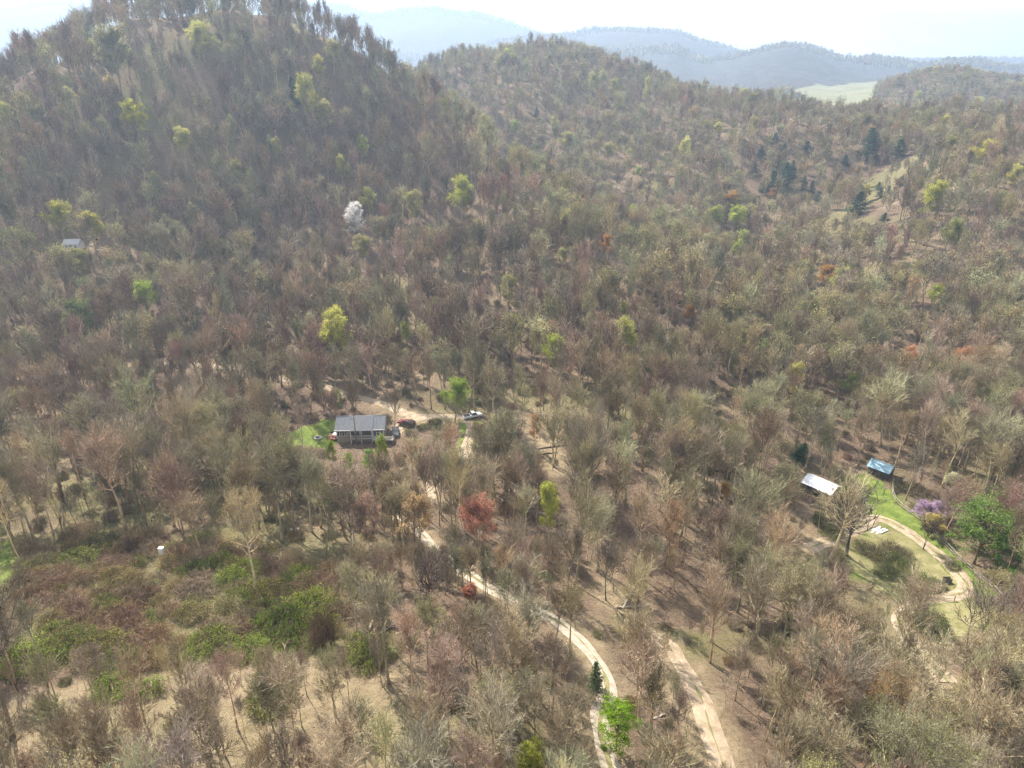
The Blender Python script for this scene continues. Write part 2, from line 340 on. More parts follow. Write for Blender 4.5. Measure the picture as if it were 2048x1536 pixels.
TANS = [outline((0,1395),(200,1360),(520,1330),(820,1350),(900,1440),(900,1570),(-100,1570)), outline((1260,1230),(1330,1270),(1480,1420),(1520,1560),(1400,1560),(1330,1400)),
        outline((1780,1290),(1870,1310),(1960,1400),(1840,1420),(1760,1350)), outline((1600,440),(1680,420),(1720,360),(1860,300),(1830,350),(1720,420),(1650,470)),
        outline((1020,830),(1080,860),(1130,900),(1140,960),(1060,930)), outline((1180,1130),(1300,1180),(1270,1240),(1190,1230))]
OPENF = outline((1020,820),(1150,830),(1300,930),(1480,1120),(1500,1210),(1380,1260),(1260,1240),(1150,1130),(1060,960))    # open leaf-covered floor under few trunks
OPENF2 = outline((690,1130),(900,1110),(1080,1210),(1130,1300),(960,1350),(740,1300))
PASTURE = outline((1565,185),(1620,172),(1700,168),(1768,163),(1755,185),(1738,212),(1735,236),(1640,236),(1600,212))

# ------------------------------------------------------------------ ground sheet
def axis(lo, hi, step, far, grow=1.09):
    a = list(np.arange(lo, hi, step)); s = step; x = a[-1]
    while x < far[1]: s = min(s*grow, 90); x += s; a.append(x)
    s = step; x = a[0]; pre = []
    while x > far[0]: s = min(s*grow, 200); x -= s; pre.append(x)
    return np.array(pre[::-1]+a)
gx = axis(-330, 420, 2.5, (-6500, 6800)); gy = axis(30, 560, 2.5, (-400, 5600))
GX, GY = np.meshgrid(gx, gy)
GZ = H(GX, GY)
nx, ny = len(gx), len(gy)
vts = np.stack([GX.ravel(), GY.ravel(), GZ.ravel()], 1)
ii = (np.arange(ny-1)[:, None]*nx + np.arange(nx-1)[None]).ravel()
fcs = np.stack([ii, ii+1, ii+nx+1, ii+nx], 1)
me = bpy.data.meshes.new('ground'); me.vertices.add(len(vts)); me.vertices.foreach_set('co', vts.ravel())
me.loops.add(len(fcs)*4); me.loops.foreach_set('vertex_index', fcs.ravel().astype(np.int32))
me.polygons.add(len(fcs)); me.polygons.foreach_set('loop_start', (np.arange(len(fcs))*4).astype(np.int32))
me.update(calc_edges=True); me.polygons.foreach_set('use_smooth', np.ones(len(fcs), bool)); me.materials.append(M_GROUND)
X1, Y1 = GX.ravel(), GY.ravel()
jx, jy = X1+vnoise(X1/4, Y1/4, 71)*2.5, Y1+vnoise(X1/4, Y1/4, 72)*2.5
grass = np.zeros(X1.size); tanm = np.zeros(X1.size)
for k, (m, poly) in LAWNS.items(): grass[inside(jx, jy, poly)] = 0.85
tanm = np.clip(fbm(X1/22, Y1/22, 41, 3)*0.6, 0, 0.35)
for k_, poly in enumerate(TANS): tanm[inside(jx, jy, poly)] = 0.3 if k_ == 3 else 0.8
grass[inside(jx, jy, TANS[3])] = 0.28
bm = inside(jx, jy, BRUSH); grass[bm] = np.clip(0.25+vnoise(X1[bm]/6, Y1[bm]/6, 8)*0.5, 0, 1)
grass = np.maximum(grass, np.clip(fbm(X1/30, Y1/30, 55, 3)*0.45-0.12, 0, 0.35)*(Y1 < 900)*~(inside(jx, jy, OPENF) | inside(jx, jy, OPENF2) | inside(jx, jy, TANS[1])))
for k, v in ROADS.items(): d = seg_dist(jx, jy, ROADXY[k]); tanm = np.maximum(tanm, 0.75*(1-sstep(1.5, 5.0, d)))
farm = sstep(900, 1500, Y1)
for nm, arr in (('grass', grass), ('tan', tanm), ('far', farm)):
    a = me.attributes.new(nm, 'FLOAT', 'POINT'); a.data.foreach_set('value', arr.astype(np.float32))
ground = link(bpy.data.objects.new('ground', me)); tag(ground, 'brown leaf covered forest floor over hills and valleys', None, None, 'structure')
def GH(x, y):
    """height of the ground SHEET (bilinear on the mesh), so that what lies on it lies on the mesh"""
    x = np.atleast_1d(np.asarray(x, float)); y = np.atleast_1d(np.asarray(y, float))
    i = np.clip(np.searchsorted(gx, x)-1, 0, nx-2); j = np.clip(np.searchsorted(gy, y)-1, 0, ny-2)
    tx = (x-gx[i])/(gx[i+1]-gx[i]); ty = (y-gy[j])/(gy[j+1]-gy[j])
    return (GZ[j, i]*(1-tx)+GZ[j, i+1]*tx)*(1-ty) + (GZ[j+1, i]*(1-tx)+GZ[j+1, i+1]*tx)*ty
def gh(x, y): return float(GH(x, y)[0])

# draped sheets: roads as strips with uneven edges, lawns as fine grids
def resample(line, step):
    out = [Vector((line[0][0], line[0][1]))]
    pts = [Vector((a[0], a[1])) for a in line]
    # Catmull-Rom
    dense = []
    for i in range(len(pts)-1):
        p0 = pts[max(i-1, 0)]; p1 = pts[i]; p2 = pts[i+1]; p3 = pts[min(i+2, len(pts)-1)]
        for k in range(12):
            t = k/12; dense.append(0.5*((2*p1)+(p2-p0)*t+(2*p0-5*p1+4*p2-p3)*t*t+(3*p1-p0-3*p2+p3)*t**3))
    dense.append(pts[-1]); acc = 0
    for a, b in zip(dense[:-1], dense[1:]):
        acc += (b-a).length
        if acc >= step: out.append(b); acc = 0
    return out
ROADLINE = {}
def strip(name, line, width, mat, off, label, across=6):
    pts = resample(line, 0.9); ROADLINE[name] = pts; n = len(pts); V = []; F = []
    for i, p in enumerate(pts):
        d = (pts[min(i+1, n-1)]-pts[max(i-1, 0)]).normalized(); q = Vector((-d.y, d.x))
        wl_ = width/2*(1+0.22*float(vnoise(p.x/3, p.y/3, 91)[()])); wr_ = width/2*(1+0.22*float(vnoise(p.x/3, p.y/3, 92)[()]))
        for k in range(across+1):
            t = k/across; c = p + q*(-wl_*(1-t)+wr_*t)
            rut = -0.03*math.exp(-((abs(t-0.5)-0.24)/0.09)**2)
            z = gh(c.x, c.y)+off + rut + (0.0 if 0 < k < across else -off-0.05)
            V.append((c.x, c.y, z))
    for i in range(n-1):
        for k in range(across): b = i*(across+1)+k; F.append((b, b+1, b+across+2, b+across+1))
    o = mesh_obj(name, V, F, mat, None, True); tag(o, label, None, None, 'structure'); return o
RL = {'gravel_road': 'pale gravel road curving down through the foreground wood', 'dirt_track': 'wide sandy dirt track running off the bottom edge', 'driveway': 'sandy driveway winding past the grey house and down the wood',
      'parking_spur': 'sandy parking spur beside the grey house', 'farm_path': 'pale dirt path looping round the farm clearing', 'garden_path': 'short dirt path up to the farm lawn', 'upper_lane': 'dirt lane crossing the wood left of the grey house'}
for i, (k, (w, m, uv)) in enumerate(ROADS.items()): strip(k, ROADXY[k], w, m, 0.10+0.012*i, RL[k])
def crown_strip(name, src, width, mat, off, label):
    pts = ROADLINE[src]; n = len(pts); V = []; F = []; row = {}
    for i, p_ in enumerate(pts):
        d = (pts[min(i+1, n-1)]-pts[max(i-1, 0)]).normalized(); q = Vector((-d.y, d.x)); w_ = width/2*max(0.0, 0.75+1.1*float(vnoise(p_.x/2.2, p_.y/2.2, 95)[()]))
        c0 = p_ + q*0.12*float(vnoise(p_.x/4, p_.y/4, 96)[()])
        for s_ in (-1, 1): c = c0+q*w_*s_; V.append((c.x, c.y, gh(c.x, c.y)+off))
        if i: F.append((2*i-2, 2*i-1, 2*i+1, 2*i))
    o = mesh_obj(name, V, F, mat, None, True); tag(o, label, None, None, 'structure')
crown_strip('road_grass_strip', 'gravel_road', 0.5, M_DRYGRASS, 0.125, 'grassy strip between the wheel tracks of the gravel road')
crown_strip('track_grass_strip', 'dirt_track', 0.3, M_DRYGRASS, 0.14, 'grassy strip between the wheel tracks of the dirt track')
crown_strip('path_grass_strip', 'farm_path', 0.7, M_DRYGRASS, 0.175, 'grassy strip between the wheel tracks of the farm path')
LL = {'house_lawn': 'bright green lawn left of the grey house', 'farm_lawn': 'bright green grass strip along the rail fence', 'inner_lawn': 'dry yellowish grass inside the path loop', 'lower_meadow': 'dry grass below the short rail fence',
      'side_lawn': 'bright green lawn at the left edge beside the thicket', 'yard_edge': 'pale green grass beside the white pickup'}
def drape(name, poly, mat, off, label, step=0.8, wob=1.2):
    xs = [p.x for p in poly]; ys = [p.y for p in poly]
    ax = np.arange(min(xs)-2, max(xs)+2, step); ay = np.arange(min(ys)-2, max(ys)+2, step); AX, AY = np.meshgrid(ax, ay)
    cx, cy_ = AX+step/2, AY+step/2; s = step*2.4
    ins = inside(cx+vnoise(cx/s, cy_/s, 5)*wob, cy_+vnoise(cx/s, cy_/s, 6)*wob, poly); z = GH(AX.ravel(), AY.ravel()).reshape(AX.shape)+off
    idx = {}; V = []; F = []
    def vid(j, i):
        if (j, i) not in idx: idx[(j, i)] = len(V); V.append((AX[j, i], AY[j, i], z[j, i]))
        return idx[(j, i)]
    for j in range(len(ay)-1):
        for i in range(len(ax)-1):
            if ins[j, i]: F.append((vid(j, i), vid(j, i+1), vid(j+1, i+1), vid(j+1, i)))
    o = mesh_obj(name, V, F, mat, None, True); tag(o, label, None, None, 'structure'); return o
for i, (k, (m, poly)) in enumerate(LAWNS.items()): drape(k, poly, m, 0.04+0.006*i, LL[k])
drape('pasture', PASTURE, M_PASTURE, 1.2, 'pale green hill pasture far off beyond the right ridge', 14, 10)

# ------------------------------------------------------------------ plants: meshes of each kind
def _n3(a):
    l = math.sqrt(a[0]*a[0]+a[1]*a[1]+a[2]*a[2]) or 1e-9; return (a[0]/l, a[1]/l, a[2]/l)
def _cross(a, b): return (a[1]*b[2]-a[2]*b[1], a[2]*b[0]-a[0]*b[2], a[0]*b[1]-a[1]*b[0])
def walk(rng, p, d, L, n, wander, up):
    pts = [p]; s = L/n
    for i in range(n):
        d = _n3((d[0]+rng.gauss(0, wander), d[1]+rng.gauss(0, wander), d[2]+rng.gauss(0, wander)+up))
        p = (p[0]+d[0]*s, p[1]+d[1]*s, p[2]+d[2]*s); pts.append(p)
    return pts, d
def off_axis(rng, d, ang, az):
    h = (0, 0, 1) if abs(d[2]) < 0.95 else (1, 0, 0)
    a = _n3(_cross(d, h)); b = _cross(d, a); ca, sa = math.cos(ang), math.sin(ang); c, s = math.cos(az), math.sin(az)
    return _n3((d[0]*ca+(a[0]*c+b[0]*s)*sa, d[1]*ca+(a[1]*c+b[1]*s)*sa, d[2]*ca+(a[2]*c+b[2]*s)*sa))
def along(pts, t):
    f = t*(len(pts)-1); i = min(int(f), len(pts)-2); k = f-i; a, b = pts[i], pts[i+1]
    return (a[0]+(b[0]-a[0])*k, a[1]+(b[1]-a[1])*k, a[2]+(b[2]-a[2])*k), _n3((b[0]-a[0], b[1]-a[1], b[2]-a[2]))
def ribbon(V, F, rng, pts, w0, w1):
    n = len(pts)-1; b = len(V); r = (rng.uniform(-1, 1), rng.uniform(-1, 1), rng.uniform(-1, 1))
    for i, p in enumerate(pts):
        q = pts[min(i+1, n)]; o = pts[max(i-1, 0)]; d = (q[0]-o[0], q[1]-o[1], q[2]-o[2]); s = _n3(_cross(d, r)); w = (w0+(w1-w0)*i/n)/2
        V.append((p[0]+s[0]*w, p[1]+s[1]*w, p[2]+s[2]*w)); V.append((p[0]-s[0]*w, p[1]-s[1]*w, p[2]-s[2]*w))
    for i in range(n): k = b+2*i; F.append((k, k+1, k+3, k+2))
def flecks(V, F, MI, centers, size, seed, mi=1, upb=0.4, aspect=0.75):
    r = np.random.RandomState(seed); c = np.asarray(centers, float); n = len(c)
    nrm = r.normal(size=(n, 3)); nrm[:, 2] = np.abs(nrm[:, 2])+upb; nrm /= np.linalg.norm(nrm, axis=1)[:, None]
    t = np.cross(nrm, r.normal(size=(n, 3))); t /= np.linalg.norm(t, axis=1)[:, None]; bt = np.cross(nrm, t)
    s = size*r.uniform(0.55, 1.45, size=(n, 1))/2
    b = len(V)
    q = np.stack([c-t*s, c-bt*s*aspect*0.8, c+t*s, c+bt*s*aspect], 1).reshape(-1, 3)
    V.extend(map(tuple, q.tolist())); F.extend([(b+4*i, b+4*i+1, b+4*i+2, b+4*i+3) for i in range(n)]); MI.extend([mi]*n)
def finish(name, V, F, mats, MI=None, smooth=False):
    me = bpy.data.meshes.new(name); me.from_pydata(V, [], F)
    for m in mats: me.materials.append(m)
    if MI is not None: me.polygons.foreach_set('material_index', MI)
    if smooth: me.polygons.foreach_set('use_smooth', [True]*len(me.polygons))
    me.update(); return me
TIPS = {}
def tree_mesh(seed, H0=20.0, cb=0.42, spread=4.2, nprim=17, rise=0.10, a0=62, a1=22, nsec=7, nter=6, ntw=5, tw=0.030, leaf=None, stems=1, r0k=0.0115, lean=0.0, limb=1.0, tf=0.68, fan=(16, 36)):
    """returns (trunk mesh, crown mesh). leaf = (count per twig, size, only above this height fraction)"""
    rng = random.Random(seed); T = MB(); V = []; F = []; tips = []
    zc = H0*(cb*0.92+1)/2; eb = H0-zc; ea = spread
    for st in range(stems):
        sd = (rng.gauss(0, 0.05+lean), rng.gauss(0, 0.05+lean), 1.0)
        if stems > 1: az = 2*math.pi*st/stems+rng.random(); sd = (0.3*math.cos(az), 0.3*math.sin(az), 1.0)
        hs = H0*tf*(1 if st == 0 else rng.uniform(0.85, 1.0)); ns = 8
        tp, _ = walk(rng, (0, 0, -0.4), _n3(sd), hs, ns, 0.035, 0.03 if stems == 1 else 0.04)
        r0 = H0*r0k*(1 if stems == 1 else 0.8); R = [max(0.05, r0*(1-0.8*i/ns)) for i in range(ns+1)]; R[0] = r0*1.35
        T.tube(tp, R, 6)
        for i in range(nprim):
            s = ((i+rng.uniform(0.1, 0.9))/nprim)**0.8; t = min(0.995, (cb+(tf-cb)*s)/tf)
            p, d = along(tp, t); ang = math.radians(a0+(a1-a0)*s+rng.gauss(0, 9)); az = i*2.39996+rng.gauss(0, 0.35)
            bd = off_axis(rng, d, max(0.05, ang), az); dz = p[2]-zc         # length: out to the crown's dome
            A_ = (bd[0]**2+bd[1]**2)/ea**2+(bd[2]+0.12)**2/eb**2; B_ = (p[0]*bd[0]+p[1]*bd[1])/ea**2+dz*bd[2]/eb**2; C_ = (p[0]**2+p[1]**2)/ea**2+dz*dz/eb**2-1
            L = max(1.0, (-B_+math.sqrt(max(0.01, B_*B_-A_*C_)))/A_)*rng.uniform(0.70, 1.04)*0.9
            pr, _ = walk(rng, p, bd, L, 5, 0.11, rise)
            pr0 = max(0.028, min(0.055*L**0.7*0.62, R[min(int(t*ns), ns)]*0.75)); T.tube(pr, [max(0.014, pr0*(1-0.82*k/5)) for k in range(6)], 4)
            nse = max(3, int(nsec*(0.6+0.5*L/spread)))
            for j in range(nse):
                u = 0.18+0.8*(j+rng.random())/nse; q, e = along(pr, min(u, 0.99)); L2 = L*0.52*(1.12-0.62*u)*rng.uniform(0.7, 1.3)
                sdv = off_axis(rng, e, math.radians(rng.uniform(*fan)), j*2.4+rng.gauss(0, 0.5)); se, _ = walk(rng, q, sdv, L2, 3, 0.14, rise*0.9)
                T.tube(se, [max(0.010*limb, pr0*0.42*limb*(1-0.7*k/3)) for k in range(4)], 3)
                for k in range(nter):
                    u2 = 0.15+0.85*(k+rng.random())/nter; q2, e2 = along(se, min(u2, 0.99)); L3 = max(0.35, L2*0.55*(1.1-0.5*u2)*rng.uniform(0.7, 1.3))
                    te, e3 = walk(rng, q2, off_axis(rng, e2, math.radians(rng.uniform(fan[0]*.9, fan[1]*.9)), rng.random()*6.28), L3, 2, 0.16, rise)
                    ribbon(V, F, rng, te, tw*1.25, tw*0.7)
                    for w in range(ntw):
                        q3, e4 = along(te, 0.25+0.74*(w+rng.random())/ntw); L4 = max(0.28, L3*0.62*rng.uniform(0.6, 1.35))
                        p4, _ = walk(rng, q3, off_axis(rng, e4, math.radians(rng.uniform(fan[0]*.8, fan[1]*.85)), rng.random()*6.28), L4, 1, 0.1, rise)
                        ribbon(V, F, rng, p4, tw*0.8, tw*0.38); tips.append(p4[-1])
    MI = [0]*len(F); nT = len(F)
    mats = [M_TWIG]
    if leaf:
        cnt, size, lo = leaf; C = []
        zs = [p[2] for p in tips]; zmax = max(zs)
        for p in tips:
            if p[2] < lo*zmax and rng.random() > 0.35*p[2]/(lo*zmax): continue
            k = int(cnt)+(1 if rng.random() < cnt-int(cnt) else 0)
            for _ in range(k): C.append((p[0]+rng.gauss(0, size*0.9), p[1]+rng.gauss(0, size*0.9), p[2]+rng.gauss(0, size*0.7)))
        flecks(V, F, MI, C, size, seed+5); mats.append(M_LEAF)
    return finish('trunk', T.v, T.f, [M_BARK], None, True), finish('crown', V, F, mats, MI)
def pine_mesh(seed, H0=14.0, w=4.6, full=0.12):
    rng = random.Random(seed); T = MB(); V = []; F = []; C = []; D = []
    tp, _ = walk(rng, (0, 0, -0.3), (0, 0, 1), H0+0.2, 8, 0.015, 0.05); T.tube(tp, [max(0.03, H0*0.012*(1-i/8)) for i in range(9)], 6)
    n = int(H0*2.2)
    for i in range(n):
        s = full+(0.99-full)*i/n; p, d = along(tp, s)
        for k in range(5):
            L = w*(1-s)**0.75*rng.uniform(0.65, 1.25)+0.25; az = i*1.3+k*1.2566+rng.gauss(0, 0.2)
            bp, _ = walk(rng, p, _n3((math.cos(az), math.sin(az), rng.uniform(-0.12, 0.25))), L, 3, 0.06, 0.03)
            T.tube(bp, [0.035, 0.03, 0.02, 0.01], 3)
            m = int(6+L*7)
            for j in range(m):
                q, e = along(bp, min(0.999, 0.2+0.8*j/m)); C.append((q[0]+rng.gauss(0, 0.16), q[1]+rng.gauss(0, 0.16), q[2]+rng.gauss(0.05, 0.12)))
    MI = []; flecks(V, F, MI, C, 0.55, seed, 0, 0.9, 0.5)
    return finish('trunk', T.v, T.f, [M_BARK], None, True), finish('crown', V, F, [M_LEAF], MI)
def leafball_mesh(seed, H0=14.0, w=5.0, clumps=75, per=85, size=0.27, trunk=0.25):
    """dense, fully leafed broadleaf tree: limbs carrying many leaf clumps"""
    rng = random.Random(seed); T = MB(); V = []; F = []; C = []
    tp, _ = walk(rng, (0, 0, -0.3), (rng.gauss(0, .04), rng.gauss(0, .04), 1), H0*0.85, 8, 0.03, 0.05); T.tube(tp, [max(0.05, H0*0.016*(1-i/9)) for i in range(9)], 6)
    for i in range(clumps):
        s = rng.random(); t = trunk+(0.97-trunk)*s; p, d = along(tp, t)
        prof = math.sin(math.pi*min(1, 0.18+0.82*s))**0.6 if s < 0.85 else 0.75*(1-s)/0.15+0.15
        L = w*prof*rng.uniform(0.45, 1.08); az = i*2.39996
        bp, _ = walk(rng, p, _n3((math.cos(az), math.sin(az), rng.uniform(0.1, 0.7))), L, 3, 0.08, 0.05); T.tube(bp, [0.09, 0.06, 0.04, 0.015], 3)
        c = bp[-1]; r = rng.uniform(0.55, 1.15)*w*0.2
        for _ in range(per): C.append((c[0]+rng.gauss(0, r*0.62), c[1]+rng.gauss(0, r*0.62), c[2]+rng.gauss(0, r*0.45)))
        for _ in range(per//4):
            q, e = along(bp, rng.uniform(0.3, 1)); C.append((q[0]+rng.gauss(0, .4), q[1]+rng.gauss(0, .4), q[2]+rng.gauss(0, .3)))
    MI = []; flecks(V, F, MI, C, size, seed, 0, 0.6, 0.7)
    return finish('trunk', T.v, T.f, [M_BARK], None, True), finish('crown', V, F, [M_LEAF], MI)
def bush_mesh(seed, w=2.0, h=1.5, n=320, leafc=0, lsize=0.16, tw=0.035):
    """tangle of arching stems (and leaves)"""
    rng = random.Random(seed); V = []; F = []; C = []
    for i in range(n):
        a = rng.random()*6.283; r = w*math.sqrt(rng.random())*0.75; x, y = r*math.cos(a), r*math.sin(a)
        a2 = a+rng.gauss(0, 1.0); top = h*(1-(r/w)**2*0.7)*rng.uniform(0.5, 1.1); out = rng.uniform(0.3, 1.0)*w*0.55
        p0 = (x, y, -0.1); p1 = (x+math.cos(a2)*out*0.35, y+math.sin(a2)*out*0.35, top*0.8); p2 = (x+math.cos(a2)*out*0.75, y+math.sin(a2)*out*0.75, top); p3 = (x+math.cos(a2)*out*1.1, y+math.sin(a2)*out*1.1, top*rng.uniform(0.45, 0.9))
        ribbon(V, F, rng, [p0, p1, p2, p3], tw, tw*0.5)
        for k in range(2):
            q, e = along([p1, p2, p3], rng.random()); p4, _ = walk(rng, q, off_axis(rng, e, 0.8, rng.random()*6.28), rng.uniform(0.3, 0.8), 1, .1, 0); ribbon(V, F, rng, p4, tw*0.7, tw*0.4)
        for k in range(leafc):
            q, e = along([p1, p2, p3], rng.random()); C.append((q[0]+rng.gauss(0, lsize*.7), q[1]+rng.gauss(0, lsize*.7), q[2]+rng.gauss(0, lsize*.6)))
    MI = [0]*len(F); mats = [M_TWIG]
    if C: flecks(V, F, MI, C, lsize, seed, 1, 0.5, 0.6)
    mats.append(M_LEAF)
    return finish('foliage', V, F, mats, MI)

PROTO = {}
def tm(k, *a, **kw): PROTO[k] = (tree_mesh(*a, **kw), kw.get('H0', 20.0))
for i in range(7):
    tm('bare%d' % i, 100+i, H0=20.0, cb=[.36,.45,.40,.52,.42,.33,.48][i], spread=[4.2,3.5,4.7,3.2,3.9,5.0,3.4][i], nprim=[17,18,16,15,18,17,16][i], a0=[50,42,54,38,48,58,40][i], a1=7, rise=.10, limb=1.25, tf=[.62,.7,.58,.72,.64,.56,.7][i])
tm('wide0', 131, H0=18.0, cb=.24, spread=6.8, nprim=18, a0=70, a1=16, nsec=6, nter=4, ntw=2, limb=2.2, tf=.46, r0k=.019, fan=(22, 46))
tm('wide1', 132, H0=17.0, cb=.30, spread=5.9, nprim=16, a0=66, a1=16, nsec=7, nter=5, ntw=3, limb=1.6, tf=.55, stems=2, r0k=.015)
tm('thin0', 141, H0=15.0, cb=.42, spread=2.0, nprim=14, a0=42, nsec=6, nter=5, r0k=.008)
tm('thin1', 142, H0=14.0, cb=.34, spread=2.3, nprim=14, a0=46, nsec=6, nter=5, r0k=.008, lean=.05)
for i in range(4):
    tm('bud%d' % i, 150+i, H0=19.0, cb=[.34,.42,.30,.38][i], spread=[4.3,3.6,5.0,4.0][i], nprim=[17,16,17,18][i], a0=[62,56,68,60][i], a1=9, rise=.07, limb=1.25, leaf=([.8,.6,.8,.5][i], 0.115, .3))
for i in range(3):
    tm('leaf%d' % i, 160+i, H0=17.0, cb=[.22,.28,.25][i], spread=[4.9,4.2,5.6][i], nprim=[19,18,19][i], a0=70, a1=9, rise=.07, leaf=([3.2,3.0,2.8][i], 0.27, .42))
for i in range(7):       # sturdier-twigged, simpler crowns for the woods farther off
    tm('fbare%d' % i, 300+i, H0=20.0, cb=[.26,.32,.26,.38,.30,.22,.36][i], spread=[4.8,4.0,5.4,3.6,4.4,5.8,3.8][i], nprim=[18,18,18,17,19,18,18][i], a0=[52,44,56,38,48,60,40][i], a1=7, rise=.10, tf=[.58,.66,.54,.7,.6,.52,.68][i], nsec=6, nter=3, ntw=3, tw=0.085, limb=2.6)
for i in range(4):
    tm('fbud%d' % i, 350+i, H0=19.0, cb=[.22,.28,.20,.25][i], spread=[4.8,4.0,5.4,4.4][i], nprim=[17,17,17,18][i], a0=[54,46,58,50][i], a1=7, rise=.10, tf=[.62,.68,.56,.64][i], nsec=6, nter=3, ntw=3, tw=0.08, limb=2.5, leaf=([1.2,1.0,1.3,.9][i], 0.30, .3))
PROTO['pine0'] = (pine_mesh(171), 14.0); PROTO['pine1'] = (pine_mesh(172, 12.0, 4.0, .05), 12.0)
PROTO['full0'] = (leafball_mesh(181), 14.0); PROTO['full1'] = (leafball_mesh(182, 10.0, 3.2, 52, 75, 0.22, .1), 10.0)
BUSH = {'bramble0': bush_mesh(201, 2.2, 1.5, 360), 'bramble1': bush_mesh(202, 1.8, 1.9, 300), 'green0': bush_mesh(203, 1.9, 1.5, 230, 11, 0.115), 'green1': bush_mesh(204, 1.5, 1.2, 200, 9, 0.10), 'bud0': bush_mesh(205, 1.7, 1.8, 230, 3, 0.13)}

# ------------------------------------------------------------------ placing plants
PROTO_OBJ = {}
COUNT = {}
def plant(name, proto, x, y, z, h, rz, bark, leaf, label, cat, group=None, wide=1.0):
    """one tree: an Empty at its base with its trunk and crown"""
    (tme, cme), h0 = PROTO[proto]
    e = empty(name, (x, y, z-0.05), rz); s = h/h0; e.scale = (s*wide, s*wide, s)
    tag(e, label, cat, group)
    for nm, me_ in (('trunk', tme), ('crown', cme)):
        o = bpy.data.objects.new(nm, me_); link(o); o.parent = e; o['bark_col'] = [float(c) for c in bark]; o['leaf_col'] = [float(c) for c in leaf]
        if proto not in PROTO_OBJ or len(PROTO_OBJ[proto]) < 2: PROTO_OBJ.setdefault(proto, []).append(o)
    return e
def bush(name, proto, x, y, z, s, rz, bark, leaf, label, cat, group=None, sz=None):
    o = bpy.data.objects.new(name, BUSH[proto]); link(o); o.location = (x, y, z); o.rotation_euler = (0, 0, rz); o.scale = (s, s, sz or s)
    o['bark_col'] = list(bark); o['leaf_col'] = list(leaf); tag(o, label, cat, group); PROTO_OBJ.setdefault('b_'+proto, [o]); return o
RNG = random.Random(7)
GREY, TAN, DARK, PURP, RUST = (0.32, 0.262, 0.168), (0.41, 0.335, 0.215), (0.22, 0.172, 0.112), (0.275, 0.205, 0.138), (0.28, 0.18, 0.10)
LIME, YGREEN, OLIVE, PALE, GREEN, DGREEN = (0.43, 0.46, 0.11), (0.48, 0.45, 0.13), (0.36, 0.33, 0.13), (0.36, 0.35, 0.18), (0.13, 0.23, 0.03), (0.045, 0.10, 0.048)
ORANGE, RED, RUSSET, WHITE, PINK, CREAM = (0.52, 0.28, 0.09), (0.52, 0.18, 0.10), (0.40, 0.22, 0.12), (0.75, 0.72, 0.70), (0.42, 0.30, 0.42), (0.55, 0.52, 0.33)
def jit(c, k=0.14, r=RNG): f = 1+r.uniform(-k, k); return tuple(max(0.01, v*f*(1+r.uniform(-k, k)*0.35)) for v in c)
SPEC = []     # (kind, proto, u, vbase, vtop, bark, leaf, wide, label, category)
def S(kind, proto, u, vb, vt, bark, leaf, label, cat, wide=1.0, group=None): SPEC.append((kind, proto, u, vb, vt, bark, leaf, wide, label, cat, group))
YG = 'yellow green trees coming into leaf'
S('leafing_tree','leaf0',282,290,198,GREY,(0.60,0.55,0.05),'bright yellow-green pointed tree standing alone on the left hillside','tree',1.1,YG)
S('leafing_tree','leaf1',372,322,250,GREY,YGREEN,'rounded yellow-green tree just right of the bright pointed one','tree',1.25,YG)
S('leafing_tree','leaf2',302,640,555,GREY,(0.36,0.46,0.06),'vivid lime tree in the dark wood above the dirt lane','tree',1.0,YG)
S('leafing_tree','leaf2',128,490,398,GREY,(0.40,0.38,0.07),'broad yellow-green tree left of the white hillside house','tree',1.2,YG)
S('leafing_tree','leaf0',192,500,420,GREY,(0.40,0.36,0.08),'yellow-green tree right of the white hillside house','tree',1.3,YG)
S('leafing_tree','leaf1',165,565,492,GREY,OLIVE,'yellowish tree below the white hillside house','tree',1.4,YG)
S('leafing_tree','leaf2',243,190,40,DARK,(0.27,0.26,0.13),'huge round tree with a pale green top near the left summit','tree',1.1,YG)
S('leafing_tree','leaf2',175,690,590,GREY,(0.17,0.20,0.07),'broad dull green tree left of the vivid lime tree','tree',1.2,YG)
S('leafing_tree','leaf1',668,150,74,GREY,OLIVE,'olive yellow tree on the right shoulder of the left hill','tree',1.1,YG)
S('leafing_tree','leaf0',642,180,108,DARK,YGREEN,'small tree with a yellow top below the hill shoulder','tree',.9,YG)
S('leafing_tree','leaf2',620,255,140,GREY,(0.40,0.37,0.09),'tall pale yellow tree at the middle of the left hill','tree',.8,YG)
S('leafing_tree','leaf1',655,285,195,GREY,OLIVE,'olive tree beneath the tall pale yellow one','tree',1.2,YG)
S('leafing_tree','leaf1',420,215,193,GREY,YGREEN,'tiny yellow-green tree right of the two lone hillside trees','tree',1.0,YG)
S('leafing_tree','leaf1',685,375,306,GREY,YGREEN,'yellow-green tree above the white blossoming tree','tree',.9,YG)
S('leafing_tree','leaf0',730,330,270,GREY,LIME,'slim lime tree on the hill upslope of the blossoming tree','tree',.8,YG)
S('leafing_tree','leaf2',735,445,370,DARK,YGREEN,'dark-limbed yellow-green tree right above the white blossom','tree',.9,YG)
S('leafing_tree','leaf1',726,535,466,DARK,OLIVE,'round olive tree right below the white blossom','tree',1.3,YG)
S('leafing_tree','leaf2',922,455,345,GREY,(0.42,0.44,0.08),'large lime-yellow tree on the spur right of the blossoming tree','tree',.85,YG)
S('leafing_tree','bud2',862,370,248,GREY,(0.34,0.31,0.14),'big rounded tan-green tree on the spur crest','tree',1.0,YG)
S('leafing_tree','leaf1',832,465,376,GREY,OLIVE,'olive tree left of the large lime-yellow tree','tree',1.0,YG)
S('leafing_tree','leaf1',560,345,270,GREY,OLIVE,'slim olive tree in the middle of the left hill','tree',.7,YG)
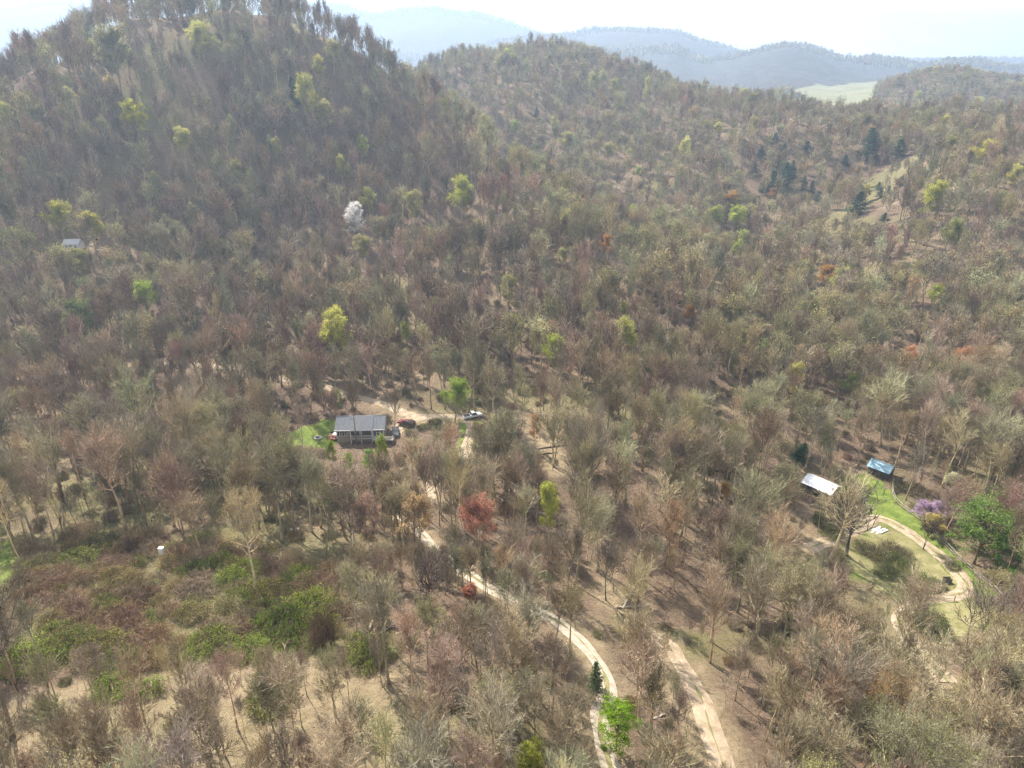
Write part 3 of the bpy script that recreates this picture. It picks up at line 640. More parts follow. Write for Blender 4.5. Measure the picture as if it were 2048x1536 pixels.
S('leafing_tree','leaf0',815,705,642,GREY,LIME,'slim lime tree in the dark wood above the grey house','tree',.75,YG)
S('leafing_tree','leaf2',1105,765,662,GREY,(0.40,0.45,0.06),'lime-topped tree at the centre of the photo','tree',.8,YG)
S('leafing_tree','leaf2',910,845,752,GREY,(0.24,0.33,0.05),'fresh green tree beside the driveway right of the house','tree',1.1,YG)
S('leafing_tree','leaf1',678,835,775,GREY,(0.20,0.25,0.06),'small green tree behind the grey house','tree',.8,YG)
S('leafing_tree','leaf1',1015,640,542,GREY,OLIVE,'olive tree upslope of the central lime-topped tree','tree',.7,YG)
S('leafing_tree','bud1',1000,760,640,GREY,(0.26,0.24,0.12),'tall tan tree left of the central lime-topped tree','tree',1.0,YG)
S('leafing_tree','bud0',985,850,700,TAN,(0.25,0.25,0.10),'very tall tan-green tree behind the white pickup','tree',.9,YG)
S('leafing_tree','leaf2',1470,475,406,GREY,(0.40,0.43,0.09),'lime tree in the woodland left of the pine cluster','tree',1.2,YG)
S('leafing_tree','leaf1',1468,528,484,GREY,LIME,'small lime tree below the woodland lime tree','tree',1.2,YG)
S('leafing_tree','leaf0',1853,455,360,GREY,(0.42,0.42,0.08),'forked yellow-green tree on the right-hand slope','tree',1.1,YG)
S('leafing_tree','leaf2',1890,520,430,GREY,(0.25,0.26,0.08),'olive tree beneath the forked yellow-green tree','tree',.9,YG)
S('leafing_tree','leaf2',1862,628,564,GREY,LIME,'lime tree near the right edge below the spur','tree',1.0,YG)
S('leafing_tree','leaf2',1960,345,275,GREY,(0.48,0.42,0.08),'yellow tree on the right-hand slope near the edge','tree',1.4,YG)
S('leafing_tree','leaf1',2020,390,325,GREY,YGREEN,'yellow tree at the right edge','tree',1.0,YG)
S('leafing_tree','leaf1',1245,645,600,GREY,LIME,'small lime tree in the wood right of the centre','tree',1.0,YG)
S('leafing_tree','leaf1',1122,545,492,GREY,OLIVE,'olive tree above the central lime-topped tree','tree',1.0,YG)
S('leafing_tree','leaf1',1292,215,150,GREY,(0.45,0.42,0.14),'pale yellow tree on the far ridge','tree',.6,YG)
S('leafing_tree','leaf1',1182,205,140,GREY,(0.42,0.40,0.14),'faint yellow tree on the far ridge left of the pale one','tree',.6,YG)
S('leafing_tree','leaf2',1130,315,260,GREY,(0.38,0.35,0.13),'pale olive tree in the side valley','tree',1.3,YG)
S('leafing_tree','leaf2',1220,330,282,GREY,(0.40,0.36,0.13),'yellowish tree in the side valley right of the pale olive one','tree',1.2,YG)
S('leafing_tree','leaf1',1275,360,330,GREY,LIME,'small yellow-green tree at the foot of the far ridge','tree',1.1,YG)
S('leafing_tree','leaf2',1690,810,742,GREY,(0.26,0.32,0.06),'green-yellow tree above the blue shed','tree',1.2,YG)
S('leafing_tree','bud2',1722,905,795,GREY,(0.24,0.25,0.10),'broad olive tree beside the blue shed','tree',1.1,YG)
S('leafing_tree','bud1',1660,1000,915,TAN,(0.26,0.26,0.10),'slender pale tree in front of the white-roofed barn','tree',.8,YG)
S('leafing_tree','leaf1',1095,1100,958,GREY,(0.38,0.40,0.07),'tall yellow-green tree right of the red maple','tree',.62,YG)
S('leafing_tree','bud0',512,1185,956,TAN,(0.40,0.30,0.11),'big golden-tan tree rising from the edge of the thicket','tree',.95,YG)
S('leafing_tree','leaf0',1062,1585,1484,GREY,(0.40,0.42,0.07),'lime-topped tree at the bottom edge left of the bright bush','tree',1.0,YG)
S('leafing_tree','full1',1232,1500,1392,DARK,(0.20,0.32,0.025),'bright green fully leafed tree beside the gravel road','tree',1.0)
S('leafing_tree','full0',1948,1128,978,DARK,(0.13,0.20,0.045),'big dense bright green tree beyond the rail fence','tree',1.15)
S('leafing_tree','full1',2010,1165,1060,DARK,(0.10,0.18,0.03),'smaller dense green tree right of the big green one','tree',1.1)
S('leafing_tree','leaf0',664,940,880,GREY,(0.26,0.33,0.03),'leftmost of the four fresh green trees below the house','tree',.62,'green trees below the house')
S('leafing_tree','full1',700,945,898,GREY,(0.20,0.30,0.02),'short second green tree from the left below the house','tree',.75,'green trees below the house')
S('leafing_tree','full1',741,948,890,GREY,(0.15,0.27,0.03),'third green tree from the left below the house','tree',.85,'green trees below the house')
S('leafing_tree','leaf0',768,958,866,GREY,(0.28,0.35,0.03),'tall slim rightmost green tree below the house','tree',.45,'green trees below the house')
RB = 'trees flushing red and orange'
S('maple_tree','leaf2',955,1110,982,GREY,(0.46,0.22,0.15),'red-topped maple in the wood below the driveway','tree',1.0,RB)
S('maple_tree','leaf2',838,1112,988,TAN,(0.46,0.32,0.17),'orange-topped maple left of the red one','tree',1.0,RB)
S('maple_tree','leaf1',742,1110,984,GREY,(0.36,0.23,0.17),'dull red maple left of the orange one','tree',.9,RB)
S('maple_tree','bud1',122,990,880,DARK,(0.38,0.17,0.07),'orange-brown tree in the dark wood at the left','tree',.7,RB)
S('maple_tree','leaf1',942,1215,1165,GREY,(0.42,0.18,0.12),'small red understory maple beside the gravel road','tree',1.2,RB)
S('maple_tree','bud1',1188,520,490,GREY,RED,'small red tree on the spur slope','tree',1.5,RB)
S('maple_tree','leaf2',1208,525,464,GREY,(0.48,0.25,0.10),'peach-orange tree beside the small red one on the spur','tree',.8,RB)
S('maple_tree','leaf2',1648,585,528,GREY,(0.46,0.24,0.05),'golden orange tree on the slope above the farm','tree',1.3,RB)
S('maple_tree','bud2',1666,475,430,GREY,(0.46,0.17,0.10),'salmon-red tree right of the woodland lime tree','tree',1.2,RB)
S('maple_tree','bud2',1466,850,782,TAN,(0.42,0.19,0.11),'pinkish red tree in the wood below the centre','tree',1.0,RB)
S('maple_tree','leaf1',1374,655,608,GREY,(0.45,0.24,0.08),'orange tree in the wood right of the small lime tree','tree',1.2,RB)
S('maple_tree','bud0',1475,790,698,TAN,(0.38,0.22,0.10),'tan-orange tree above the pinkish red one','tree',.9,RB)
S('maple_tree','leaf2',1542,405,374,GREY,(0.48,0.25,0.09),'orange tree at the foot of the pine cluster','tree',1.3,RB)
S('maple_tree','bud1',802,180,146,GREY,(0.42,0.14,0.10),'red tree on the spur crest below the left summit','tree',1.3,RB)
S('maple_tree','bud1',814,275,250,GREY,RED,'tiny red tree above the big rounded tan-green one','tree',1.3,RB)
S('maple_tree','bud1',365,100,44,DARK,(0.30,0.11,0.10),'dull red tree near the left summit','tree',1.0,RB)
S('maple_tree','bud1',1842,705,655,GREY,(0.36,0.14,0.09),'red tree in the wood at the right','tree',1.3,RB)
S('maple_tree','leaf1',1446,1020,962,TAN,(0.44,0.27,0.06),'golden tree on the leafy slope left of the barn','tree',.8,RB)
S('maple_tree','leaf1',1068,900,824,TAN,(0.42,0.24,0.09),'tan-orange young beech at the top of the leafy slope','tree',.62,RB)
S('maple_tree','bud2',1330,1130,985,RUST,(0.42,0.25,0.15),'large russet tree in the middle of the leafy slope','tree',1.1,RB)
S('maple_tree','bud1',1005,320,288,GREY,RED,'faint red tree on the spur crest','tree',1.3,RB)
S('maple_tree','leaf1',1980,965,905,TAN,(0.44,0.28,0.06),'golden tree upslope of the redbud','tree',1.4,RB)
PN = 'dark pines'
for i, (u, vb, vt, w_, lb) in enumerate([(1550,292,264,1.1,'topmost pine of the cluster'),(1562,330,284,.8,'tall pine below the topmost one of the cluster'),(1520,318,290,1.1,'pine at the upper left of the cluster'),(1506,350,322,1.0,'leftmost pine of the cluster'),
        (1568,378,322,1.0,'largest pine of the cluster'),(1542,382,338,1.1,'pine left of the largest one in the cluster'),(1528,386,354,1.2,'low pine at the lower left of the cluster'),(1584,358,318,.8,'pine at the right of the cluster'),
        (1606,385,350,.8,'first pine trailing downhill from the cluster'),(1621,388,360,1.0,'second pine trailing downhill from the cluster'),(1636,408,380,1.0,'third pine trailing downhill from the cluster'),(1712,428,378,1.2,'broad lone pine in the clearing right of the cluster'),
        (1736,322,252,1.0,'tall dark pine on the far side of the valley'),(1757,380,362,1.3,'upper of two small pines in the right clearing'),(1758,396,374,1.3,'lower of two small pines in the right clearing'),(1776,388,370,1.1,'little pine beside the two small ones'),
        (1800,372,350,1.5,'round pine highest in the right clearing'),(1766,442,424,1.6,'low pine below the right clearing'),(1796,318,276,1.2,'pine right of the tall dark one'),(1690,330,308,1.3,'small pine left of the tall dark one'),
        (1073,236,212,1.0,'tiny pine on the far ridge face'),(1612,300,280,1.4,'small pine above the clearing'),(1190,1398,1322,.55,'feathery pine beside the gravel road'),(590,210,150,.8,'shaded pine on the left hill'),(1600,925,885,1.3,'dark pine behind the white-roofed barn')]):
    S('pine_tree', 'pine%d' % (i % 2), u, vb, vt, DARK, DGREEN if i != 22 else (0.10,0.15,0.06), lb+(' on the valley side' if lb.count(' ') < 5 else ''), 'pine', w_*1.35, PN)
S('magnolia_tree','leaf0',712,485,404,DARK,WHITE,'white blossoming tree in the dark wood of the left hill','tree',1.15)
S('magnolia_tree','leaf1',1214,362,346,DARK,WHITE,'tiny white blossoming tree in the side valley','tree',1.0)
S('redbud_tree','leaf2',1842,1048,1004,DARK,PINK,'purple-pink flowering redbud at the rail fence','tree',1.7)
S('redbud_tree','leaf2',1880,1040,1002,DARK,(0.44,0.33,0.44),'paler purple redbud right of the brighter one','tree',1.6)
S('dogwood_tree','leaf1',1896,985,944,GREY,CREAM,'cream flowering dogwood upslope of the redbud','tree',1.6)
S('dogwood_tree','leaf2',1862,1075,1030,TAN,(0.42,0.34,0.10),'golden shrub-like tree below the redbud','tree',1.5)
BT = 'bare trees standing in the open'
S('bare_tree','wide0',1692,1110,932,(0.10,0.085,0.07),OLIVE,'big spreading dark-limbed bare tree beside the farm path','tree',1.05,BT)
S('bare_tree','thin1',1676,1112,1010,GREY,OLIVE,'thin bare tree left of the big spreading one','tree',1.0,BT)
S('bare_tree','wide1',1846,1098,1026,(0.10,0.08,0.065),OLIVE,'small dark bare tree in the grass inside the path bend','tree',.9,BT)
S('bare_tree','wide1',1935,1300,1140,(0.22,0.17,0.13),OLIVE,'open forked bare tree below the short rail fence','tree',1.0,BT)
S('bare_tree','wide0',862,1222,1088,(0.09,0.075,0.062),OLIVE,'thick dark oak with spreading limbs left of the gravel road','tree',1.1,BT)
S('bare_tree','wide1',25,1478,1095,(0.14,0.115,0.085),OLIVE,'tall many-stemmed bare tree at the left edge foreground','tree',.85,BT)
S('bare_tree','wide0',300,530,412,DARK,OLIVE,'wide dark spreading tree right of the white hillside house','tree',1.0,BT)
S('bare_tree','bare3',715,888,752,DARK,OLIVE,'tall bare tree standing in front of the grey house','tree',.9,BT)
S('bare_tree','bare1',790,888,765,DARK,OLIVE,'tall dark bare tree at the right corner of the house','tree',.85,BT)
S('bare_tree','bare5',1212,1200,1050,(0.20,0.165,0.13),OLIVE,'lone grey bare tree at the foot of the leafy slope','tree',.9,BT)
S('bare_tree','wide1',628,470,405,(0.22,0.19,0.15),OLIVE,'pale-limbed bare tree on the left hill','tree',1.0,BT)
S('bare_tree','bare2',1980,270,215,GREY,OLIVE,'tall bare tree standing out on the right-hand ridge','tree',1.6,BT)
KEEPS = []
for (kind, proto, u, vb, vt, bark, leaf, wide, label, cat, group) in SPEC:
    p = hit(u, vb); X, Y, Z = ray(u, vt); top = Z/Y*p.y+CAMZ; h = max(2.0, (top-p.z)*0.98)
    z = gh(p.x, p.y) if p.y < 560 else p.z
    plant(kind, proto, p.x, p.y, z, h, RNG.random()*6.28, jit(bark, .08), jit(leaf, .06), label, cat, group, wide)
    KEEPS.append((u, vb, vt, p.x, p.y, p.z, h))

# ------------------------------------------------------------------ the wood: candidate stems on a jittered grid
rs = np.random.RandomState(11)
def scatter(y0, y1, step):
    ys = np.arange(y0, y1, step); out = []
    xm = y1*1.0+60
    xs = np.arange(-xm, xm, step); XX, YY = np.meshgrid(xs, ys); XX = XX+rs.uniform(-.48, .48, XX.shape)*step; YY = YY+rs.uniform(-.48, .48, XX.shape)*step
    k = np.abs(XX) < YY*0.86+55
    return XX[k], YY[k]
parts = [scatter(34, 100, 3.3), scatter(100, 150, 4.0), scatter(150, 240, 4.8), scatter(240, 460, 5.5), scatter(460, 860, 7.2), scatter(860, 1350, 9.5)]
tx = np.concatenate([a for a, b in parts]); ty = np.concatenate([b for a, b in parts])
sx_, sy_ = scatter(36, 150, 4.6); n_big = len(tx); tx = np.concatenate([tx, sx_]); ty = np.concatenate([ty, sy_]); n_sap = len(sx_)
pk = [(q_.x, q_.y) for q_ in ROADLINE['gravel_road']]; pk = pk[:int(len(pk)*.62)]; kx = []; ky = []
for j_ in range(64): a_ = pk[int(len(pk)*(j_+.5)/64)]; o_ = rs.uniform(2.4, 7.5); kx.append(a_[0]-o_*0.45+rs.uniform(-.8, .8)); ky.append(a_[1]-o_)
n_pk = len(tx); tx = np.concatenate([tx, kx]); ty = np.concatenate([ty, ky])
for (yr, w, ra, rz) in RIDGES:                # crest trees of the far mountains
    for dy in np.linspace(-170, 40, 9 if yr > 5000 else 11):
        n = int(yr*1.75/ (11.0 if yr > 3000 else 9.0)); ax_ = rs.uniform(-0.88, 0.88, n); yy = yr+dy+rs.uniform(-9, 9, n); tx = np.concatenate([tx, ax_*yy]); ty = np.concatenate([ty, yy])
tz = H(tx, ty)
near = ty < 600; tz[near] = GH(tx[near], ty[near])
n = len(tx)
dens = fbm(tx/26, ty/26, 21, 3)
keep = np.ones(n, bool)
keep &= rs.random(n) < np.where(ty < 460, 0.80+0.35*dens, 0.92)
sap = np.zeros(n, bool); sap[n_big:n_big+n_sap] = True; picket = np.zeros(n, bool); picket[n_pk:n_pk+64] = True; keep[picket] = True
U, Vb, D = proj(tx, ty, tz)
tz[ty > 1800] -= 7.0        # far crest trees: only the crowns clear the slope's own canopy
# buildings, roads, lawns, thicket
for nm, (w, m, uv) in ROADS.items():
    d = seg_dist(tx, ty, ROADXY[nm]); keep &= d > w/2+0.7
for nm, (m, poly) in LAWNS.items(): keep &= ~inside(tx, ty, poly)
jx2, jy2 = tx+vnoise(tx/6, ty/6, 31)*3, ty+vnoise(tx/6, ty/6, 32)*3
keep &= ~inside(jx2, jy2, BRUSH)
keep &= ~(inside(jx2, jy2, OPENF) & (rs.random(n) > 0.8))
keep &= ~(inside(jx2, jy2, OPENF2) & ~picket & (rs.random(n) > 0.95))
keep &= ~(inside(jx2, jy2, TANS[0]) & ~sap & (rs.random(n) > 0.5))
keep &= ~(inside(jx2, jy2, TANS[2]) & (rs.random(n) > 0.2)); keep &= ~(inside(jx2, jy2, TANS[3]) & (rs.random(n) > 0.4))
keep &= ~inside(tx, ty, PASTURE)
for p, r in ((HOUSE, 10.5), (BARN, 6.5), (SHED, 5), (WHITEH, 9)): keep &= np.hypot(tx-p.x, ty-p.y) > r
th = np.clip(rs.normal(17.5, 3.4, n), 8, 26)*np.where(ty > 2000, 1.15, 1.0)*np.where(ty < 95, 0.86, 1.0)
th[sap] = rs.uniform(4.5, 9.5, sap.sum()); keep &= ~(sap & (rs.random(n) > 0.68)); th[picket] = rs.uniform(11, 17, picket.sum())
UT, VT, DT = proj(tx, ty, tz+th)
half = 0.17*th*FPX/D
# gaps that open the view to the roads, the house, the lawns and the lone trees
tree_luck = rs.random(n)
def gap(u0, v0, u1, v1, ymax, prob=1.0):
    """trees standing in front of this view are shorter ones, or absent where even a sapling would hide it"""
    global keep, th, VT, UT
    cov = keep & (UT+half*0.7 > u0) & (UT-half*0.7 < u1) & (VT < v1) & (Vb > v0) & (ty < ymax) & (tree_luck < prob)
    i_ = np.nonzero(cov)[0]
    if len(i_) == 0: return
    X, Y, Z = ray(UT[i_], np.full(len(i_), float(v1))); lim = Z/Y*ty[i_]+CAMZ-tz[i_]
    ok = lim > np.maximum(6.0, 0.36*th[i_]); th[i_[ok]] = lim[ok]; keep[i_[~ok]] = False
    a_, b_, c_ = proj(tx[i_], ty[i_], tz[i_]+th[i_]); UT[i_], VT[i_] = a_, b_
for k in ('gravel_road', 'dirt_track', 'farm_path', 'driveway', 'parking_spur'):
    line = ROADLINE[k][::2]
    for p in line:
        z = gh(p.x, p.y); u, v, d = proj(p.x, p.y, z)
        pr = 0.75
        if k == 'gravel_road': pr = 0.0 if v < 1190 else 0.4 if v < 1225 else 0.72
        if k == 'dirt_track': pr = 0.35 if v < 1285 else 0.84
        if k == 'driveway': pr = 0.12 if v > 905 or u < 690 else 0.6
        if k == 'farm_path': pr = 0.85 if v < 1240 else 0.5
        gap(float(u)-5, float(v)-4, float(u)+5, float(v)+4, p.y, pr)
gap(668, 836, 772, 890, HOUSE.y+2, 1.0); gap(775, 835, 830, 868, HOUSE.y+12, .6); gap(925, 826, 962, 845, HOUSE.y+14, .75); gap(570, 850, 668, 888, HOUSE.y, .9)
gap(650, 885, 785, 935, HOUSE.y-6, .85)
gap(1612, 948, 1674, 985, BARN.y+4, 1.0); gap(1735, 918, 1785, 950, SHED.y+4, 1.0); gap(1700, 965, 1800, 1070, 150, .9); gap(1720, 1060, 1940, 1200, 118, .92); gap(132, 480, 170, 497, 292, .75); gap(185, 495, 215, 505, 285, .6)
gap(1495, 262, 1600, 384, 478, .92); gap(1600, 350, 1645, 408, 430, .9); gap(1685, 345, 1810, 440, 420, .85); gap(1715, 250, 1760, 320, 485, .9); gap(60, 1085, 650, 1285, 100, .97); gap(0, 1085, 40, 1190, 100, .8); gap(1100, 850, 1300, 1000, 140, .35); gap(1180, 1120, 1420, 1230, 100, .75); gap(1820, 1190, 1960, 1260, 100, .8)
for (u, vb, vt, px, py, pz, h) in KEEPS:
    hw = max(7.0, (vb-vt)*0.27); gap(u-hw, vt, u+hw, vt+(vb-vt)*0.74, py, .95); keep &= np.hypot(tx-px, ty-py) > min(3.5, h*.25)
# view culling: outside the frame (with a margin for other viewpoints and shadows) or behind a hill
keep &= (UT > -260) & (UT < 2310) & (VT < 1760) & (Vb > -200)
vis = np.ones(n, bool)
for f in np.linspace(0.25, 0.985, 46):
    sx, sy = tx*f, ty*f; ok = sy > 45
    idx = np.nonzero(keep & vis & ok & (ty > 230))[0]
    if len(idx) == 0: continue
    gxx = np.clip(np.searchsorted(gx, sx[idx])-1, 0, nx-2); gyy = np.clip(np.searchsorted(gy, sy[idx])-1, 0, ny-2)
    g = GZ[gyy, gxx]; los = CAMZ+(tz[idx]+th[idx]+10-CAMZ)*f
    vis[idx[g > los]] = False
keep &= vis
# ------------------------------------------------------------------ what grows where
def region_mix(u, v, y, r, dn):
    """(proto, bark colour, leaf colour) of the tree whose base shows at u, v"""
    bare = ['bare0','bare1','bare2','bare3','bare4','bare5','bare6','bare0','bare4','bare2','thin0','thin1','wide1']
    q = r.random()
    olive = 0.17
    if u > 1050 and 380 < v < 1000: olive = 0.34
    if u > 1550 and v > 560: olive = 0.40
    if u > 1300 and v > 1150: olive = 0.30
    if v > 1250 and u < 1300: olive = 0.10
    if u < 500 and 600 < v < 1000: olive = 0.22
    if v < 330 and u < 800: olive = 0.20
    if v < 330 and u > 800: olive = 0.20
    lu = float(np.interp(v, [190, 290, 447, 605, 780, 860], [760, 868, 1052, 1236, 1420, 1480])); left = u < lu and 120 < v < 900
    if 120 < v < 900: olive = 0.10 if left else 0.40
    if u < 330 and 120 < v < 720: olive = 0.26
    olive *= 1+1.2*dn
    if q < olive:
        k = r.choice(['bud0', 'bud1', 'bud2', 'bud3']); lc = r.choice([OLIVE, PALE, (0.27, 0.25, 0.11), (0.24, 0.25, 0.09), (0.30, 0.25, 0.12)])
        if y > 175 and r.random() < 0.03: k = 'leaf%d' % r.randrange(3); lc = r.choice([OLIVE, YGREEN, LIME])
        if u > 950 and r.random() < 0.04: lc = r.choice([ORANGE, RUSSET, (0.42, 0.24, 0.12)])
        return k, jit(GREY, .3, r), jit(lc, .25, r)
    base = [GREY, GREY, TAN, PURP]
    if v > 1200: base = [TAN, TAN, GREY, GREY, (0.31, 0.245, 0.17)]
    elif left: base = [DARK, PURP, PURP, PURP, GREY]
    elif u < 800 and v < 330: base = [DARK, GREY, PURP, GREY]
    elif u > 800 and v < 330: base = [GREY, PURP, GREY, TAN]
    elif v > 900: base = [GREY, GREY, TAN, PURP]
    if v > 1200 and u < 1180 and r.random() < 0.72: bare = ['thin0', 'thin1', 'thin0', 'bare3', 'bare6']
    if v > 1250 and u >= 1500 and r.random() < 0.45: bare = ['thin0', 'thin1', 'bare6']
    if v > 1230 and 1180 < u < 1560 and r.random() < 0.55: bare = ['thin0', 'thin1', 'bare3']
    return r.choice(bare), jit(r.choice(base), .32, r), OLIVE
ORD = ['first','second','third','fourth','fifth','sixth','seventh','eighth','ninth','tenth','eleventh','twelfth','thirteenth','fourteenth','fifteenth','sixteenth','seventeenth','eighteenth','nineteenth','twentieth','21st','22nd','23rd','24th','25th','26th','27th','28th','29th','30th','31st','32nd','33rd','34th','35th','36th','37th','38th','39th','40th']
def zone(u, v):
    if v > 1430:
        for a, b, t in ((-300,170,'at the bottom left corner'),(170,420,'on the tan ground near the bottom left'),(420,700,'along the bottom edge below the thicket'),(700,960,'along the bottom edge left of the lime-topped tree'),(960,1215,'along the bottom edge left of the bright green tree'),(1215,1400,'between the bright green tree and the dirt track'),(1400,1640,'just right of the dirt track at the bottom'),(1640,1850,'along the bottom edge right of the dirt track'),(1850,2400,'at the bottom right corner')):
            if a <= u < b: return t
    if v > 1310:
        for a, b, t in ((-300,250,'below the brown thicket at the far left'),(250,620,'just below the brown thicket'),(620,900,'below the fallen pale log'),(900,1160,'below the gravel road bend'),(1160,1360,'between the gravel road and the dirt track'),(1360,1620,'right of the upper dirt track'),(1620,1860,'left of the sandy farm track'),(1860,2400,'below the short rail fence at the right')):
            if a <= u < b: return t
    if v > 1170:
        for a, b, t in ((-300,400,'within the brown thicket'),(400,740,'at the right end of the brown thicket'),(740,1010,'left of the gravel road on the leafy bank'),(1010,1250,'right of the gravel road'),(1250,1520,'at the foot of the leafy slope'),(1520,1800,'below the farm clearing'),(1800,2400,'right of the farm path bend')):
            if a <= u < b: return t
    if v > 1000:
        for a, b, t in ((-300,420,'on the far edge of the brown thicket'),(420,740,'between the thicket and the grey house'),(740,1010,'around the red maple'),(1010,1250,'on the left of the leafy slope'),(1250,1620,'on the leafy slope left of the farm path'),(1620,1800,'beside the farm path junction'),(1800,2400,'beyond the rail fence')):
            if a <= u < b: return t
    for a, b, t in ((-300,560,'in the dark wood left of the grey house'),(560,1010,'near the grey house'),(1010,1620,'on the slope above the leafy gully'),(1620,2400,'in the wood behind the farm buildings')):
        if a <= u < b: return t
    return 'in the wood'
idx = np.nonzero(keep)[0]
inst = []            # (i, proto, bark, leaf)
R2 = random.Random(23)
for i in idx: inst.append((int(i),)+region_mix(float(U[i]), float(Vb[i]), float(ty[i]), R2, float(dens[i])))
inst = [(t[0], R2.choice(['thin0', 'thin1']), t[2], t[3]) if sap[t[0]] else (t[0], R2.choice(['thin0', 'bare3', 'bare6', 'thin1']), t[2], t[3]) if picket[t[0]] else t for t in inst]
inview = [(th[i]*FPX/D[i], t) for t in inst for i in (t[0],) if 0 < UT[i] < 2048 and -20 < VT[i] < 1500 and Vb[i] < 1800]
inview.sort(key=lambda a: -a[0])
heroes = []; nb = nl = 0
for px, t in inview:
    bare = t[1][:4] in ('bare', 'wide', 'thin')
    if bare and nb < 290: nb += 1; heroes.append(t)
    elif not bare and nl < 110: nl += 1; heroes.append(t)
hset = {t[0] for t in heroes}
zones = {}
for t in heroes:
    i = t[0]; bare = t[1][:4] in ('bare', 'wide', 'thin'); b = sum(t[2])/3
    shape = {'bare': 'tall', 'wide': 'broad', 'thin': 'slender', 'bud0': 'pale budding', 'bud1': 'slim budding', 'bud2': 'broad budding', 'bud3': 'tall budding'}.get(t[1] if t[1][:3] == 'bud' else t[1][:4], 'leafing')
    if t[1].startswith('bare') and th[i] < 15.5: shape = 'short'
    tone = ('pale tan' if b > 0.24 else 'grey-brown' if b > 0.16 else 'dark brown') if bare else ('olive' if t[3][0] <= t[3][1]*1.12 else 'tan-tipped')
    zones.setdefault((zone(float(UT[i]), float(Vb[i])), bare, shape, tone), []).append(t)
for (z, bare, shape, tone), ts in zones.items():
    ts.sort(key=lambda t: float(UT[t[0]]))
    for k, t in enumerate(ts):
        i = t[0]; kindw = 'bare tree' if bare else 'tree'
        num = 'only ' if len(ts) == 1 else 'leftmost ' if k == 0 else 'rightmost ' if k == len(ts)-1 else (ORD[k]+' ') if k < 40 else ''
        if len(ts) == 1: lab = '%s %s %s %s' % (shape, tone, kindw, z)
        elif num: lab = '%s%s %s %s %s' % (num, shape, tone, kindw, z)
        else: lab = '%s %s %s %s, further right' % (shape, tone, kindw, z)
        (hh) = float(th[i])
        plant('bare_tree' if bare else 'budding_tree', t[1], float(tx[i]), float(ty[i]), float(tz[i]), hh, RNG.random()*6.28, t[2], t[3], ' '.join(lab.split()[:16]), 'tree', 'bare trees of the foreground wood' if bare else 'budding trees of the foreground wood', RNG.uniform(.85, 1.2))
rest = [t for t in inst if t[0] not in hset]
LODY = 185.0
def lod(t):
    k = t[1]
    if ty[t[0]] < LODY or (480 < ty[t[0]] < 680 and U[t[0]] > 1380 and Vb[t[0]] < 262): return t
    if k.startswith('bare') or k.startswith('bud'): k = 'f'+k
    elif k.startswith('wide') or k.startswith('thin'): k = 'fbare%d' % (t[0] % 7)
    return (t[0], k)+t[2:]
rest = [lod(t) for t in rest]
# one individual of each of these simpler crowns stands in the open middle distance
for k in sorted({t[1] for t in rest}):
    if k in PROTO_OBJ: continue
    c = [t for t in rest if t[1] == k and 120 < UT[t[0]] < 1950 and VT[t[0]] > 200]; c.sort(key=lambda t: float(D[t[0]])-th[t[0]]*8); t = c[0]; i = t[0]; rest.remove(t)
    where = 'upslope of the grey house' if UT[i] < 900 else 'on the slope above the leafy gully' if UT[i] < 1500 else 'on the slope above the farm'
    plant('bare_tree' if 'bare' in k else 'budding_tree', k, float(tx[i]), float(ty[i]), float(tz[i]), float(th[i])*1.12, RNG.random()*6.28, t[2], t[3], '%s %s tree standing slightly above its neighbours %s' % ({'0':'rounded','1':'slim','2':'wide','3':'straight','4':'oval','5':'spreading','6':'narrow'}[k[-1]], 'bare' if 'bare' in k else 'budding', where), 'tree', 'trees of the middle distance', 1.0)
# undergrowth points: low shrubs and saplings under the trees
ux, uy = scatter(40, 260, 4.2); sel = rs.random(len(ux)) < 0.42; ux, uy = ux[sel], uy[sel]
uok = np.ones(len(ux), bool)
for nm, (w, m, uv) in ROADS.items(): uok &= seg_dist(ux, uy, ROADXY[nm]) > w/2+1.6
for nm, (m, poly) in LAWNS.items(): uok &= ~inside(ux, uy, poly)
uok &= ~inside(ux, uy, BRUSH)
for pl_ in (OPENF, OPENF2, TANS[0], TANS[1]): uok &= ~(inside(ux, uy, pl_) & (rs.random(len(ux)) > .08))
for p, r in ((HOUSE, 10), (BARN, 5), (SHED, 4), (WHITEH, 7)): uok &= np.hypot(ux-p.x, uy-p.y) > r
ux, uy = ux[uok], uy[uok]; uz = GH(ux, uy)

